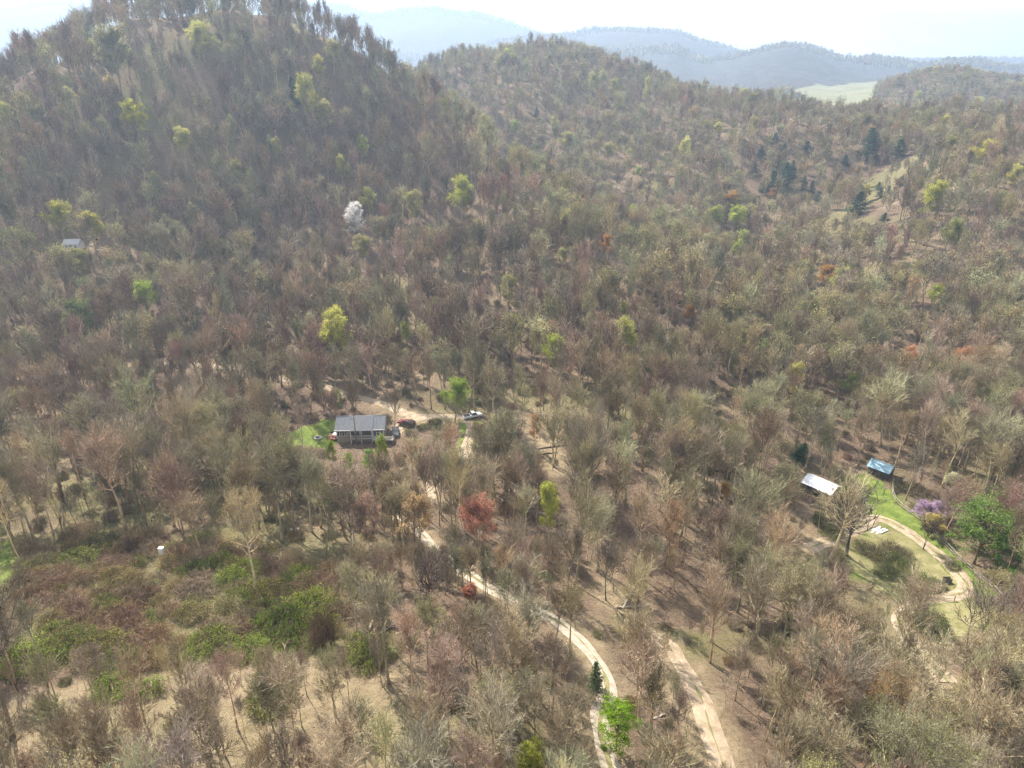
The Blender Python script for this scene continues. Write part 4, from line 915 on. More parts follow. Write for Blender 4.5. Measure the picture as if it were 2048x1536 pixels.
# ------------------------------------------------------------------ scatter object: points carrying variant, size and colours
def scatter_object(name, pts, variants, label, cat_kind):
    """pts: list of (x, y, z, variant key, rot(3), scale(3), bark, leaf); one object, instanced geometry of its own"""
    keys = sorted({p[3] for p in pts}); kid = {k: i for i, k in enumerate(keys)}
    me = bpy.data.meshes.new(name); me.from_pydata([(p[0], p[1], p[2]) for p in pts], [], [])
    def put(nm, typ, vals, prop):
        a = me.attributes.new(nm, typ, 'POINT'); a.data.foreach_set(prop, np.array(vals, dtype=np.int32 if typ == 'INT' else np.float32).ravel())
    put('variant', 'INT', [kid[p[3]] for p in pts], 'value'); put('rot', 'FLOAT_VECTOR', [p[4] for p in pts], 'vector'); put('scl', 'FLOAT_VECTOR', [p[5] for p in pts], 'vector')
    put('bark_col', 'FLOAT_VECTOR', [p[6] for p in pts], 'vector'); put('leaf_col', 'FLOAT_VECTOR', [p[7] for p in pts], 'vector')
    o = link(bpy.data.objects.new(name, me)); tag(o, label, None, None, 'stuff')
    ng = bpy.data.node_groups.new(name+'_nodes', 'GeometryNodeTree')
    ng.interface.new_socket('Geometry', in_out='INPUT', socket_type='NodeSocketGeometry'); ng.interface.new_socket('Geometry', in_out='OUTPUT', socket_type='NodeSocketGeometry')
    N, L = ng.nodes, ng.links; gi = N.new('NodeGroupInput'); go = N.new('NodeGroupOutput'); join = N.new('GeometryNodeJoinGeometry')
    def named(nm, typ): a = N.new('GeometryNodeInputNamedAttribute'); a.data_type = typ; a.inputs['Name'].default_value = nm; return a.outputs['Attribute']
    va, ro, sc = named('variant', 'INT'), named('rot', 'FLOAT_VECTOR'), named('scl', 'FLOAT_VECTOR')
    er = N.new('FunctionNodeEulerToRotation'); L.new(ro, er.inputs[0])
    for k in keys:
        cmp_ = N.new('FunctionNodeCompare'); cmp_.data_type = 'INT'; cmp_.operation = 'EQUAL'; L.new(va, cmp_.inputs['A'] if cmp_.inputs['A'].type == 'INT' else cmp_.inputs[2])
        ib = [s for s in cmp_.inputs if s.name == 'B' and s.type == 'INT'][0]; ia = [s for s in cmp_.inputs if s.name == 'A' and s.type == 'INT'][0]
        for l_ in list(cmp_.inputs[0].links): L.remove(l_)
        if not ia.is_linked: L.new(va, ia)
        ib.default_value = kid[k]
        src = N.new('GeometryNodeJoinGeometry')
        for ob in variants[k]:
            oi = N.new('GeometryNodeObjectInfo'); oi.transform_space = 'ORIGINAL'; oi.inputs['Object'].default_value = ob; oi.inputs['As Instance'].default_value = False; L.new(oi.outputs['Geometry'], src.inputs[0])
        ip = N.new('GeometryNodeInstanceOnPoints'); L.new(gi.outputs[0], ip.inputs['Points']); L.new(cmp_.outputs[0], ip.inputs['Selection']); L.new(src.outputs[0], ip.inputs['Instance'])
        L.new(er.outputs[0], ip.inputs['Rotation']); L.new(sc, ip.inputs['Scale']); L.new(ip.outputs[0], join.inputs[0])
    L.new(join.outputs[0], go.inputs[0])
    md = o.modifiers.new('scatter', 'NODES'); md.node_group = ng
    return o
R3 = random.Random(5)
pts = []
for t in rest:
    i = t[0]; s = float(th[i])/PROTO[t[1]][1]; w = s*R3.choice([.65, .8, .9, 1.0, 1.1, 1.3])*R3.uniform(.9, 1.1)*(1.25 if ty[i] > 860 else 1.0)
    pts.append((float(tx[i]), float(ty[i]), float(tz[i])-0.1, t[1], (R3.gauss(0, .03), R3.gauss(0, .03), R3.random()*6.28), (w, w, s), t[2], t[3]))
for k in {p[3] for p in pts}:
    if k not in PROTO_OBJ: raise RuntimeError('no individual of '+k)
forest = scatter_object('forest', pts, PROTO_OBJ, 'leafless grey-brown spring woodland covering the hills', 'stuff')

# ------------------------------------------------------------------ thicket in the foreground
BR = (0.33, 0.235, 0.145)
tag_b = 'brown bramble mounds of the thicket'; k = 0
BX = [p.x for p in BRUSH]; BY = [p.y for p in BRUSH]
R4 = random.Random(77); spots = []
while len(spots) < 170 and k < 9000:
    k += 1; x, y = R4.uniform(min(BX), max(BX)), R4.uniform(min(BY), max(BY))
    if not inside(np.array([x]), np.array([y]), BRUSH)[0]: continue
    if any((x-a)**2+(y-b)**2 < 3.0 for a, b in spots): continue
    spots.append((x, y))
GREENS = [(155,1130,1.5),(385,1150,1.5),(440,1130,1.2),(460,1165,1.5),(495,1155,1.5),(510,1190,1.4),(470,1210,1.2),(590,1245,1.8),(620,1225,1.8),(640,1260,1.6),(560,1265,1.8),(530,1230,1.6),(605,1285,1.4),(310,1262,1.0),(200,1310,1.6),(240,1335,1.6),(150,1300,1.5),(110,1275,1.4),
          (420,1295,1.4),(455,1300,1.3),(500,1310,1.2),(550,1370,1.6),(545,1410,1.4),(300,1385,1.2),(230,1385,1.2),(580,1180,1.5),(600,1160,1.3),(735,1330,1.5),(750,1310,1.4),(275,1128,1.0),(210,1215,1.0),(230,1228,1.1),(385,1212,.8),(130,1130,1.2),(60,1330,1.6),(720,1290,1.2),(400,1090,1.2),(300,1240,.9)]
gpos = []
for j, (u, v, s) in enumerate(GREENS):
    p = hit(u, v); gpos.append((p.x, p.y))
GL = ['in the upper left of the thicket','below the white tank','at the right of the thicket','at the lower left of the thicket','at the lower right of the thicket','beside the fallen pale log']
zc = {}
for j, (u, v, s) in enumerate(GREENS):
    x, y = gpos[j]; w = GL[0] if v < 1140 and u < 350 else GL[1] if v < 1170 and u < 430 else GL[5] if u > 700 else GL[2] if v < 1300 and u > 430 else GL[3] if u < 400 else GL[4]
    zc[w] = zc.get(w, 0)+1; n_ = zc[w]
    bush('green_bush', ['green0', 'green1'][j % 2], x, y, gh(x, y), s*1.15, R4.random()*6.28, (0.20, 0.15, 0.08), jit(R4.choice([(0.20, 0.30, 0.03), (0.26, 0.31, 0.06), (0.30, 0.32, 0.08), (0.14, 0.22, 0.03)]) if v < 1290 else R4.choice([(0.28, 0.33, 0.07), (0.22, 0.30, 0.05)]), .2, R4),
         '%sbright green leafing shrub %s' % ('' if n_ == 1 else ORD[n_-1]+' ' if n_ < 40 else 'another ', w), 'shrub', 'bright green shrubs in the thicket')
rows = {}; UBX = hit(327, 1118)
for x, y in spots:
    if any((x-a)**2+(y-b)**2 < 3.2 for a, b in gpos) or (abs(x-UBX.x) < 2.0 and -5.5 < y-UBX.y < 1.2): continue
    rows.setdefault(int((y-min(BY))//6), []).append((x, y))
for r_, ls in sorted(rows.items()):
    ls.sort()
    for j, (x, y) in enumerate(ls):
        z = gh(x, y); s = R4.uniform(.8, 1.5); wd = ['nearest', 'second nearest', 'third nearest', 'fourth nearest', 'fifth nearest', 'sixth nearest', 'seventh nearest'][min(r_, 6)]
        nm = 'leftmost' if j == 0 else 'rightmost' if j == len(ls)-1 else ORD[j]+' from the left' if j < 40 else 'far right'
        bush('bramble_bush', R4.choice(['bramble0', 'bramble1', 'bramble0', 'bud0']), x, y, z, s, R4.random()*6.28, jit(R4.choice([BR, BR, (0.25, 0.16, 0.105), (0.38, 0.29, 0.18)]), .2, R4), jit((0.22, 0.25, 0.05), .2, R4),
             'brown bramble mound, %s in the %s row of the thicket' % (nm, wd), 'shrub', tag_b)
# garden shrubs of the farm
for u, v, s, sz, kind, lc, lb in [(1845,1172,2.2,1.5,'green0',(0.12,0.17,0.04),'big rounded clipped green hedge mound inside the path bend'),(1822,1168,1.6,1.2,'green1',(0.10,0.16,0.03),'left half of the clipped hedge mound'),(1868,1176,1.5,1.2,'green0',(0.12,0.16,0.04),'right end of the clipped hedge mound'),
        (1904,1136,1.3,1.1,'green1',(0.10,0.15,0.035),'small round clipped shrub at the outer path bend'),(1790,1130,2.0,1.6,'green0',(0.09,0.16,0.02),'dark green shrub in the middle of the farm garden'),(1770,1150,1.9,1.5,'green1',(0.09,0.17,0.02),'bright green shrub at the lower left of the garden'),
        (1748,1110,1.9,1.4,'bud0',(0.24,0.25,0.07),'loose olive shrub in the farm garden'),(1725,1098,1.7,1.3,'bud0',(0.22,0.24,0.07),'loose olive shrub right of the big spreading tree'),(1778,1100,1.7,1.3,'bud0',(0.26,0.25,0.10),'pale shrub at the top of the garden'),(1805,1112,1.5,1.2,'bud0',(0.22,0.22,0.09),'tan-green shrub beside the small dark bare tree'),
        (1850,1250,2.4,2.0,'green0',(0.09,0.13,0.03),'dark green shrub below the short rail fence'),(1868,1272,2.0,1.6,'green1',(0.09,0.14,0.03),'second dark green shrub below the short rail fence'),(1680,1040,2.4,2.2,'green0',(0.06,0.09,0.03),'dark evergreen shrub below the white-roofed barn'),(1650,1050,2.2,2.0,'green1',(0.14,0.18,0.04),'yellow-green shrub left of the farm path'),
        (1700,1010,2.0,2.4,'green0',(0.055,0.085,0.03),'tall dark shrub between barn and path'),(1662,1070,1.8,1.4,'green0',(0.17,0.19,0.05),'low green shrub at the path junction'),(1800,975,1.8,1.5,'green1',(0.13,0.14,0.05),'green shrub in front of the blue shed'),(1830,985,2.0,1.5,'bud0',(0.22,0.20,0.09),'olive shrub right of the blue shed'),
        (818,852,1.3,1.4,'green0',(0.05,0.075,0.03),'dark shrub beside the red car'),(845,858,1.4,1.4,'green1',(0.08,0.11,0.03),'green shrub right of the dark one by the driveway'),(870,852,1.5,1.6,'green0',(0.05,0.08,0.03),'dark evergreen shrub at the driveway bend'),
        (212,1100,1.9,3.2,'green0',(0.07,0.09,0.025),'tall dark green vine-covered shrub at the thicket edge'),(265,1102,1.3,1.8,'bramble1',(0.1,0.1,0.05),'dark brown rounded vine mound at the thicket edge'),(650,1290,1.3,4.0,'bramble1',(0.1,0.1,0.05),'tall narrow brown vine-covered stump right of the thicket')]:
    p = hit(u, v); bush('garden_shrub' if v != 1100 else 'vine_shrub', kind, p.x, p.y, gh(p.x, p.y), s*.8, RNG.random()*6.28, (0.17, 0.13, 0.09) if kind != 'bramble1' else (0.20, 0.13, 0.09), lc, lb, 'shrub', None, sz*.8)
bpts = []
for x, y, z in zip(ux, uy, uz):
    q = R4.random(); kind = 'bramble1' if q < .35 else 'bud0' if q < .75 else 'green1'
    s = R4.uniform(.35, .9); lc = jit(R4.choice([(0.14, 0.17, 0.05), (0.2, 0.2, 0.07), (0.09, 0.13, 0.035)]), .2, R4)
    bpts.append((float(x), float(y), float(z)-0.05, kind, (0, 0, R4.random()*6.28), (s, s, s*R4.uniform(.8, 1.6)), jit(R4.choice([GREY, BR, PURP]), .2, R4), lc))
under = scatter_object('undergrowth', bpts, {k[2:]: v for k, v in PROTO_OBJ.items() if k.startswith('b_')}, 'low brown and green undergrowth beneath the trees', 'stuff')

# ------------------------------------------------------------------ fallen logs
M_LOG = plain('weathered_log', (0.42, 0.35, 0.27), .9, 0, .2, 2.0); M_DLOG = plain('dark_rotten_log', (0.12, 0.09, 0.07), .9, 0, .2, 2.0)
def log(u0, v0, u1, v1, r, mat, label, lift=0.0):
    a, b = hit(u0, v0), hit(u1, v1); a.z = gh(a.x, a.y)+r*.7; b.z = gh(b.x, b.y)+r*.7+lift; n = 7; o = (a+b)/2; m = MB(); P_ = []
    for i in range(n+1):
        t = i/n; p = a.lerp(b, t); g = gh(p.x, p.y)+r*.6; p.z = max(p.z, g); P_.append(p-o+Vector((RNG.gauss(0, .06), RNG.gauss(0, .06), 0)))
    m.tube(P_, [r*(1-.55*i/n) for i in range(n+1)], 7)
    l = m.build('fallen_log', mat, None, True); l.location = o; tag(l, label, 'log', 'fallen logs on the forest floor')
    br = MB()
    for j in range(4):
        t = .45+.13*j; p = P_[int(t*n)]; d = Vector((RNG.uniform(-1, 1), RNG.uniform(-1, 1), RNG.uniform(.1, .7))).normalized(); br.tube([p, p+d*.8, p+d*1.7+Vector((0, 0, .15))], [r*.35, r*.22, r*.08], 4)
    br.build('broken_branch', mat, l, True); return l
log(722,1303,772,1178,.24,M_LOG,'long pale fallen log leaning across the leafy bank', .8); log(755,1272,790,1248,.15,M_LOG,'short pale log right of the long fallen one'); log(690,1240,770,1222,.16,M_LOG,'grey log among the brush left of the long one')
log(1062,913,1115,906,.22,M_DLOG,'lower of two dark logs across the top of the leafy gully'); log(1070,900,1142,889,.22,M_DLOG,'upper of two dark logs across the top of the leafy gully'); log(1245,1218,1268,1178,.2,M_LOG,'pale log leaning at the foot of the leafy slope'); log(1232,1216,1300,1212,.18,M_LOG,'pale log lying level at the foot of the leafy slope')
log(630,1150,690,1158,.15,M_LOG,'pale log at the top right of the thicket'); log(1330,1430,1300,1440,.16,M_LOG,'pale log between the road and the dirt track'); log(800,1296,840,1262,.16,M_DLOG,'dark log on the leafy bank below the oak')

# ------------------------------------------------------------------ the grey house
M_SIDING = plain('grey_siding', (0.29, 0.275, 0.25), .8, 0, .1, 1.5); M_BASE = plain('tan_basement_block', (0.33, 0.28, 0.22), .9, 0, .1, 1.5); M_WHITE = plain('white_paint', (0.78, 0.77, 0.74), .6, 0, .04, 2)
M_SHING = plain('grey_shingle', (0.125, 0.13, 0.14), .9, 0, .32, 2.2); M_SHUT = plain('black_shutter', (0.02, 0.02, 0.022), .6); M_GLASS = plain('window_glass', (0.05, 0.065, 0.075), .08, 0, .1, 1, .8); M_DECK = plain('deck_boards', (0.30, 0.25, 0.20), .85, 0, .12, 3)
M_REDWOOD = plain('red_stained_deck', (0.30, 0.12, 0.075), .8, 0, .12, 3); M_METAL = plain('grey_metal', (0.45, 0.45, 0.46), .4, .7, .05); M_BLACK = plain('black_rubber', (0.02, 0.02, 0.02), .8)
def window(par, x, z, w, h, y, shutters=False):
    f = MB(); t = .09
    f.box(x-w/2-t, x+w/2+t, y-.07, y, z-t, z).box(x-w/2-t, x+w/2+t, y-.07, y, z+h, z+h+t).box(x-w/2-t, x-w/2, y-.068, y, z, z+h).box(x+w/2, x+w/2+t, y-.068, y, z, z+h).box(x-w/2, x+w/2, y-.05, y, z+h/2-.03, z+h/2+.03)
    wo = f.build('window', M_WHITE, par); MB().box(x-w/2, x+w/2, y-.03, y-.004, z, z+h/2-.03).build('pane', M_GLASS, wo); MB().box(x-w/2, x+w/2, y-.03, y-.004, z+h/2+.03, z+h).build('pane', M_GLASS, wo)
    if shutters:
        for s in (-1, 1): c = x+s*(w/2+t+.24); MB().box(c-.2, c+.2, y-.06, y-.003, z-.05, z+h+.05).build('shutter', M_SHUT, par)
    return wo
house = empty('house', (HOUSE.x, HOUSE.y, HOUSE.z), math.radians(3)); tag(house, 'grey single storey house with a dark shingle roof and white railed deck', 'house'); house.scale = (.94, .94, .94)
W2 = 6.3; zb, zf, zt = -0.8, 1.35, 4.0           # basement top, wall top; the front is -y
MB().box(-W2, W2, 0.0, 8.0, zb, zf).build('basement_wall', M_BASE, house)
wm = MB().box(-W2-.02, W2+.02, 1.7, 8.02, zf, zt).box(-W2-.03, -2.55, -.02, 1.72, zf, zt).box(3.35, W2+.03, -.02, 1.72, zf, zt)
wm.prism([(-W2-.01, 0, zt), (-W2-.01, 8, zt), (-W2-.01, 4, zt+1.85)], (.2, 0, 0)).prism([(W2-.19, 0, zt), (W2-.19, 8, zt), (W2-.19, 4, zt+1.85)], (.2, 0, 0)); wall_o = wm.build('wall', M_SIDING, house)
for k in range(9):
    z = zf+.28*k+.12
    for x0, x1, y in ((-W2-.02, -2.56, -.022), (3.36, W2+.02, -.022), (-2.55, 3.35, 1.698)): MB().box(x0, x1, y-.022, y, z, z+.035).build('siding_board', M_SIDING, wall_o)
for x in (-W2-.02, -2.55, 3.35, W2+.02): MB().box(x-.08, x+.08, -.05, .0, zf, zt).build('corner_trim', M_WHITE, wall_o)
def slope(x0, x1, yf, zf_, yr, zr, th=.14): return [(x0, yf, zf_), (x1, yf, zf_), (x1, yr, zr), (x0, yr, zr)], (0, 0, th)
ov = .45; k_ = 1.85/4
roof = MB().prism(*slope(-W2-ov, W2+ov, -ov, zt-ov*k_, 4.0, zt+1.85)).prism(*slope(-W2-ov, W2+ov, 8+ov, zt-ov*k_, 4.0, zt+1.85)).build('roof', M_SHING, house)
for r_ in range(13):                       # shingle courses, each a strip proud of the one above
    y = -ov+r_*.34; z = zt+.14+y*k_
    MB().prism([(-W2-ov-.01, y-.01, z+.004), (W2+ov+.01, y-.01, z+.004), (W2+ov+.01, y+.33, z+.33*k_+.006), (-W2-ov-.01, y+.33, z+.33*k_+.006)], (0, 0, .022)).build('shingle_course', M_SHING, roof)
# raised cross roof over the porch, as the valleys in the photo show
MB().prism([(-2.7, -.95, zt-.22), (3.5, -.95, zt-.22), (3.5, 3.9, zt+1.96), (-2.7, 3.9, zt+1.96)], (0, 0, .13)).build('porch_roof', M_SHING, house)
MB().box(-W2-ov, W2+ov, 3.85, 4.15, zt+1.99, zt+2.06).build('ridge_cap', M_SHING, roof)
MB().box(-W2-ov-.03, W2+ov+.03, -ov-.1, -ov-.02, zt-ov*k_-.05, zt-ov*k_+.15).build('gutter', M_WHITE, roof)
MB().tube([(-2.9, 3.6, zt+1.6), (-2.9, 3.6, zt+2.6)], .09, 8).build('vent_pipe', M_WHITE, roof)
for x in (-5.2, -3.9): window(house, x, zf+.85, .62, 1.2, -.02, x < -5)
window(house, 4.85, zf+.75, .95, 1.45, -.02, True)
for x in (-1.5, .7, 2.6): window(house, x, zf+.9, .8, 1.3, 1.7)
dr = MB().box(-.6, .3, 1.62, 1.7, zf+.05, zf+2.15).build('door', M_WHITE, house); MB().box(.12, .2, 1.56, 1.62, zf+1.0, zf+1.1).build('handle', M_METAL, dr)
deck = MB().box(-2.5, 3.3, -1.0, 1.68, zf-.16, zf).box(3.3, 9.0, -1.9, -.06, zf-.17, zf-.01).build('deck', M_DECK, house)
for k in range(12): MB().box(-2.5+.486*k, -2.5+.486*k+.45, -1.02, 1.66, zf+.001, zf+.03).build('deck_board', M_DECK, deck)
def rail(pts):
    for a, b in zip(pts[:-1], pts[1:]):
        a, b = Vector(a), Vector(b); m = MB(); m.tube([a+Vector((0, 0, 1)), b+Vector((0, 0, 1))], .06, 4).tube([a+Vector((0, 0, .15)), b+Vector((0, 0, .15))], .045, 4); rl = m.build('railing', M_WHITE, house)
        n_ = max(2, int((b-a).length/.45))
        for j in range(1, n_): p = a.lerp(b, j/n_); MB().tube([p+Vector((0, 0, .15)), p+Vector((0, 0, 1))], .022, 4).build('baluster', M_WHITE, rl)
        for p in (a, b): MB().box(p.x-.06, p.x+.06, p.y-.06, p.y+.06, p.z-.02, p.z+1.08).build('rail_post', M_WHITE, house)
rail([(-2.45, -.95, zf), (.4, -.95, zf), (3.25, -.95, zf), (4.2, -1.85, zf), (6.6, -1.85, zf), (8.95, -1.85, zf)])
for x in (-2.45, .4, 3.25): MB().box(x-.07, x+.07, -.98, -.84, zb-1.2, zf+2.55).build('porch_post', M_WHITE, house)
for x in (4.2, 6.6, 8.9): MB().box(x-.07, x+.07, -1.85, -1.71, zb-1.2, zf-.17).build('porch_post', M_DECK, house)
sd = MB().box(-9.0, -6.45, .6, 4.0, 0.55, .72).build('side_deck', M_REDWOOD, house)
for k in range(8): MB().box(-9.0, -6.45, .62+.42*k, .62+.42*k+.38, .722, .75).build('deck_board', M_REDWOOD, sd)
for x in (-8.95, -7.7, -6.6): MB().box(x-.05, x+.05, .62, .72, .55, 1.75).build('rail_post', M_REDWOOD, sd)
MB().box(-9.0, -6.5, .63, .71, 1.62, 1.72).build('railing', M_REDWOOD, sd)
hm = Matrix.Translation(house.location) @ Matrix.Rotation(math.radians(3), 4, 'Z') @ Matrix.Scale(.94, 4)
# things on the side deck and lawn
def world_of(x, y, z): return hm @ Vector((x, y, z))
g = empty('charcoal_grill', world_of(-8.2, 2.8, .755)); tag(g, 'black kettle grill on the red side deck of the house', 'grill')
def lathe(prof, n=12):
    m = MB(); b = 0
    for r, z in prof: m.v += [(r*math.cos(2*math.pi*k/n), r*math.sin(2*math.pi*k/n), z) for k in range(n)]
    for i in range(len(prof)-1): m.f += [(i*n+k, i*n+(k+1) % n, (i+1)*n+(k+1) % n, (i+1)*n+k) for k in range(n)]
    m.f.append(tuple(range(n))[::-1]); m.f.append(tuple((len(prof)-1)*n+k for k in range(n))); return m
lathe([(.08, .65), (.28, .75), (.33, .9)]).build('bowl', M_BLACK, g, True); lathe([(.34, .9), (.28, 1.06), (.1, 1.15), (.02, 1.18)]).build('lid', M_BLACK, g, True)
for k in range(3): a = 2.09*k; MB().tube([(.12*math.cos(a), .12*math.sin(a), .7), (.32*math.cos(a), .32*math.sin(a), 0)], .025, 5).build('leg', M_METAL, g)
t_ = empty('patio_table', world_of(-7.3, 2.3, .755)); tag(t_, 'round white patio table on the red side deck', 'table'); lathe([(.62, .7), (.65, .72), (.65, .75)], 16).build('table_top', M_WHITE, t_); lathe([(.3, 0), (.08, .06), (.06, .7)]).build('pedestal', M_WHITE, t_)
for dx, dy, rz, lb in ((-.2, 1.1, 3.3, 'white patio chair behind the round table'), (.3, -.95, .2, 'white patio chair in front of the round table')):
    c = empty('patio_chair', world_of(-7.3+dx, 2.3+dy, .755), rz); tag(c, lb, 'chair', 'patio chairs'); MB().box(-.25, .25, -.25, .25, .42, .46).build('seat', M_WHITE, c); MB().box(-.25, .25, -.25, -.21, .46, .9).build('backrest', M_WHITE, c)
    for x in (-.22, .22):
        for y in (-.22, .22): MB().box(x-.02, x+.02, y-.02, y+.02, 0, .42).build('leg', M_WHITE, c)
p = hit(636, 877); fr = empty('fire_ring', (p.x, p.y, gh(p.x, p.y)+.05)); tag(fr, 'round stone fire ring on the bright house lawn', 'fire ring')
M_STONE = plain('grey_stone', (0.34, 0.32, 0.29), .9, 0, .2, 2)
for k in range(11): a = 2*math.pi*k/11; o = lathe([(.26, 0), (.3, .18), (.22, .34)], 6).build('stone', M_STONE, fr); o.location = (.85*math.cos(a), .85*math.sin(a), 0); o.rotation_euler = (0, 0, a*3)
lathe([(.65, 0), (.6, .06)], 10).build('ash_bed', M_BLACK, fr)

# ------------------------------------------------------------------ vehicles
M_TYRE = M_BLACK; M_LAMP = plain('headlight_glass', (0.8, 0.8, 0.78), .15, 0, .02); M_TAIL = plain('tail_light_red', (0.45, 0.02, 0.02), .3)
def vehicle(name, u, v, heading, color, label, cat, pickup=False, L=4.6):
    p = hit(u, v); e = empty(name, (p.x, p.y, gh(p.x, p.y)+.12), heading); tag(e, label, cat)
    mp = plain(name+'_paint', color, .3, .2, .05, 2, .6); w = .9; h = L/2
    if pickup: prof = [(-h, .45), (h, .45), (h, .85), (h-.15, 1.02), (h-1.35, 1.08), (-h+2.05, 1.08), (-h, 1.08)]; cab = [(h-1.3, 1.07), (h-1.95, 1.72), (h-2.95, 1.74), (h-3.25, 1.07)]
    else: prof = [(-h, .4), (h, .4), (h+.02, .72), (h-.2, .86), (h-1.25, .95), (-h+.55, 1.0), (-h, .92)]; cab = [(h-1.2, .94), (h-1.95, 1.42), (h-3.1, 1.44), (-h+.5, .99)]
    b = MB().prism([(x, -w, z) for x, z in prof], (0, 2*w, 0)).build('body', mp, e)
    bm_ = bmesh.new(); bm_.from_mesh(b.data); bmesh.ops.bevel(bm_, geom=[x for x in bm_.edges], offset=.07, segments=2, affect='EDGES'); bm_.to_mesh(b.data); bm_.free()
    c = MB(); n_ = len(cab); c.v = [(x, -w*.93 if z < 1.2 else -w*.74, z) for x, z in cab]+[(x, w*.93 if z < 1.2 else w*.74, z) for x, z in cab]
    c.f = [(3, 2, 1, 0), (4, 5, 6, 7)]+[(i, (i+1) % 4, 4+(i+1) % 4, 4+i) for i in range(4)]; cabo = c.build('cab', mp, e)
    def face_inset(idx, nm, k=.1, out=.015):
        f = c.f[idx]; pts = [Vector(c.v[i]) for i in f]; ce = sum(pts, Vector())/4; nn = (pts[1]-pts[0]).cross(pts[2]-pts[1]).normalized(); me_c = Vector((sum(x for x, z in cab)/4, 0, 1.2))
        if nn.dot(ce-me_c) < 0: nn = -nn
        q = [a.lerp(ce, k)+nn*out for a in pts]; MB().prism(q, tuple(nn*.012)).build(nm, M_GLASS, cabo)
    face_inset(0, 'side_window'); face_inset(1, 'side_window'); face_inset(2, 'windshield'); face_inset(4, 'rear_window')
    if pickup: MB().box(-h+.1, -h+1.85, -w+.12, w-.12, 1.0, 1.095).build('bed_liner', M_BLACK, e)
    for x in (-h+.85, h-.9):
        for s in (-1, 1):
            y = s*(w-.08); t1 = MB().tube([(x, y-.11, .33), (x, y+.11, .33)], .34, 14).build('wheel', M_TYRE, e); MB().tube([(x, y+s*.1, .33), (x, y+s*.125, .33)], .2, 10).build('rim', M_METAL, t1)
    for s in (-1, 1): MB().box(h-.03, h+.03, s*.62-.18, s*.62+.18, .66, .8).build('headlight', M_LAMP, e); MB().box(-h-.03, -h+.03, s*.7-.1, s*.7+.1, .7, .86).build('tail_light', M_TAIL, e)
    MB().box(h-.02, h+.06, -w+.05, w-.05, .42, .56).build('bumper', M_METAL, e); MB().box(-h-.06, -h+.02, -w+.05, w-.05, .42, .56).build('bumper', M_METAL, e)
    for s in (-1, 1): MB().box(h-1.75, h-1.6, s*(w+.02)-.09, s*(w+.02)+.09, 1.0, 1.12).build('side_mirror', mp, e)
    return e
vehicle('parked_car', 791, 868, math.radians(-82), (0.03, 0.035, 0.045), 'dark car parked at the right corner of the grey house', 'car')
vehicle('parked_car', 812, 850, math.radians(158), (0.18, 0.03, 0.025), 'red car parked on the spur beside the dark shrub', 'car')
vehicle('pickup_truck', 945, 836, math.radians(25), (0.75, 0.76, 0.78), 'white pickup truck parked on the driveway right of the house', 'truck', True, 5.3)
vehicle('parked_car', 985, 872, math.radians(60), (0.02, 0.02, 0.025), 'black car half hidden in trees below the white pickup', 'car')

# ------------------------------------------------------------------ barn, shed, hillside house
M_TIN = plain('white_tin_roof', (0.82, 0.83, 0.84), .45, .0, .05, 1.2, .5); M_BLUE = plain('blue_tin_roof', (0.22, 0.34, 0.40), .4, .3, .25, 1.6, .5); M_WOOD = plain('weathered_boards', (0.20, 0.16, 0.12), .9, 0, .18, 2); M_DKWOOD = plain('dark_boards', (0.09, 0.075, 0.06), .9, 0, .15, 2)
def gable(name, P0, rz, lx, ly, hw, rise, roofm, wallm, label, cat, ov=.4, ribs=True, open_front=False):
    e = empty(name, (P0.x, P0.y, gh(P0.x, P0.y)-.05), rz); tag(e, label, cat); a, b = lx/2, ly/2
    m = MB()
    if open_front: m.box(-a, a, b-.12, b, 0, hw).box(-a, -a+.12, -b, b-.12, 0, hw).box(a-.12, a, -b, b-.12, 0, hw)
    else: m.box(-a, a, -b, b, 0, hw)
    m.prism([(-a+.003, -b, hw), (-a+.003, b, hw), (-a+.003, 0, hw+rise)], (.1, 0, 0)).prism([(a-.103, -b, hw), (a-.103, b, hw), (a-.103, 0, hw+rise)], (.1, 0, 0)); w_ = m.build('wall', wallm, e)
    if not open_front:
        for k in range(int(lx/.3)): x = -a+.3*k+.02; MB().box(x, x+.26, -b-.03, -b-.002, .05, hw-.02).build('board', wallm, w_)
        d_ = MB().box(-.5, .5, -b-.08, -b-.031, .05, 2.05).build('door', M_DKWOOD, e); MB().box(.35, .42, -b-.13, -b-.08, .95, 1.1).build('handle', M_METAL, d_)
    else:
        for x in np.linspace(-a+.1, a-.1, 4): MB().box(x-.08, x+.08, -b, -b+.16, 0, hw).build('post', M_WOOD, e)
    s = rise/b; r = MB()
    for sg in (-1, 1): r.prism([(-a-ov, sg*(b+ov), hw-ov*s), (a+ov, sg*(b+ov), hw-ov*s), (a+ov, 0, hw+rise+.02), (-a-ov, 0, hw+rise+.02)], (0, 0, .06))
    ro = r.build('roof', roofm, e)
    if ribs:
        n_ = int((lx+2*ov)/.62)
        for k in range(n_+1):
            x = -a-ov+.03+(lx+2*ov-.12)*k/n_
            for sg in (-1, 1): MB().prism([(x, sg*(b+ov), hw-ov*s+.062), (x+.06, sg*(b+ov), hw-ov*s+.062), (x+.06, sg*.1, hw+rise+.062-.1*s+.02), (x, sg*.1, hw+rise+.062-.1*s+.02)], (0, 0, .05)).build('roof_rib', roofm, ro)
    MB().box(-a-ov-.02, a+ov+.02, -.16, .16, hw+rise+.06, hw+rise+.13).build('ridge_cap', roofm, ro)
    return e
A1, A2 = hit(1618, 962), hit(1668, 984); brz = math.atan2(A2.y-A1.y, A2.x-A1.x)
barn = gable('barn', BARN, brz, 6.6, 4.6, 2.3, 1.0, M_TIN, M_WOOD, 'small open barn with a bright white metal roof', 'barn', .4, True, True)
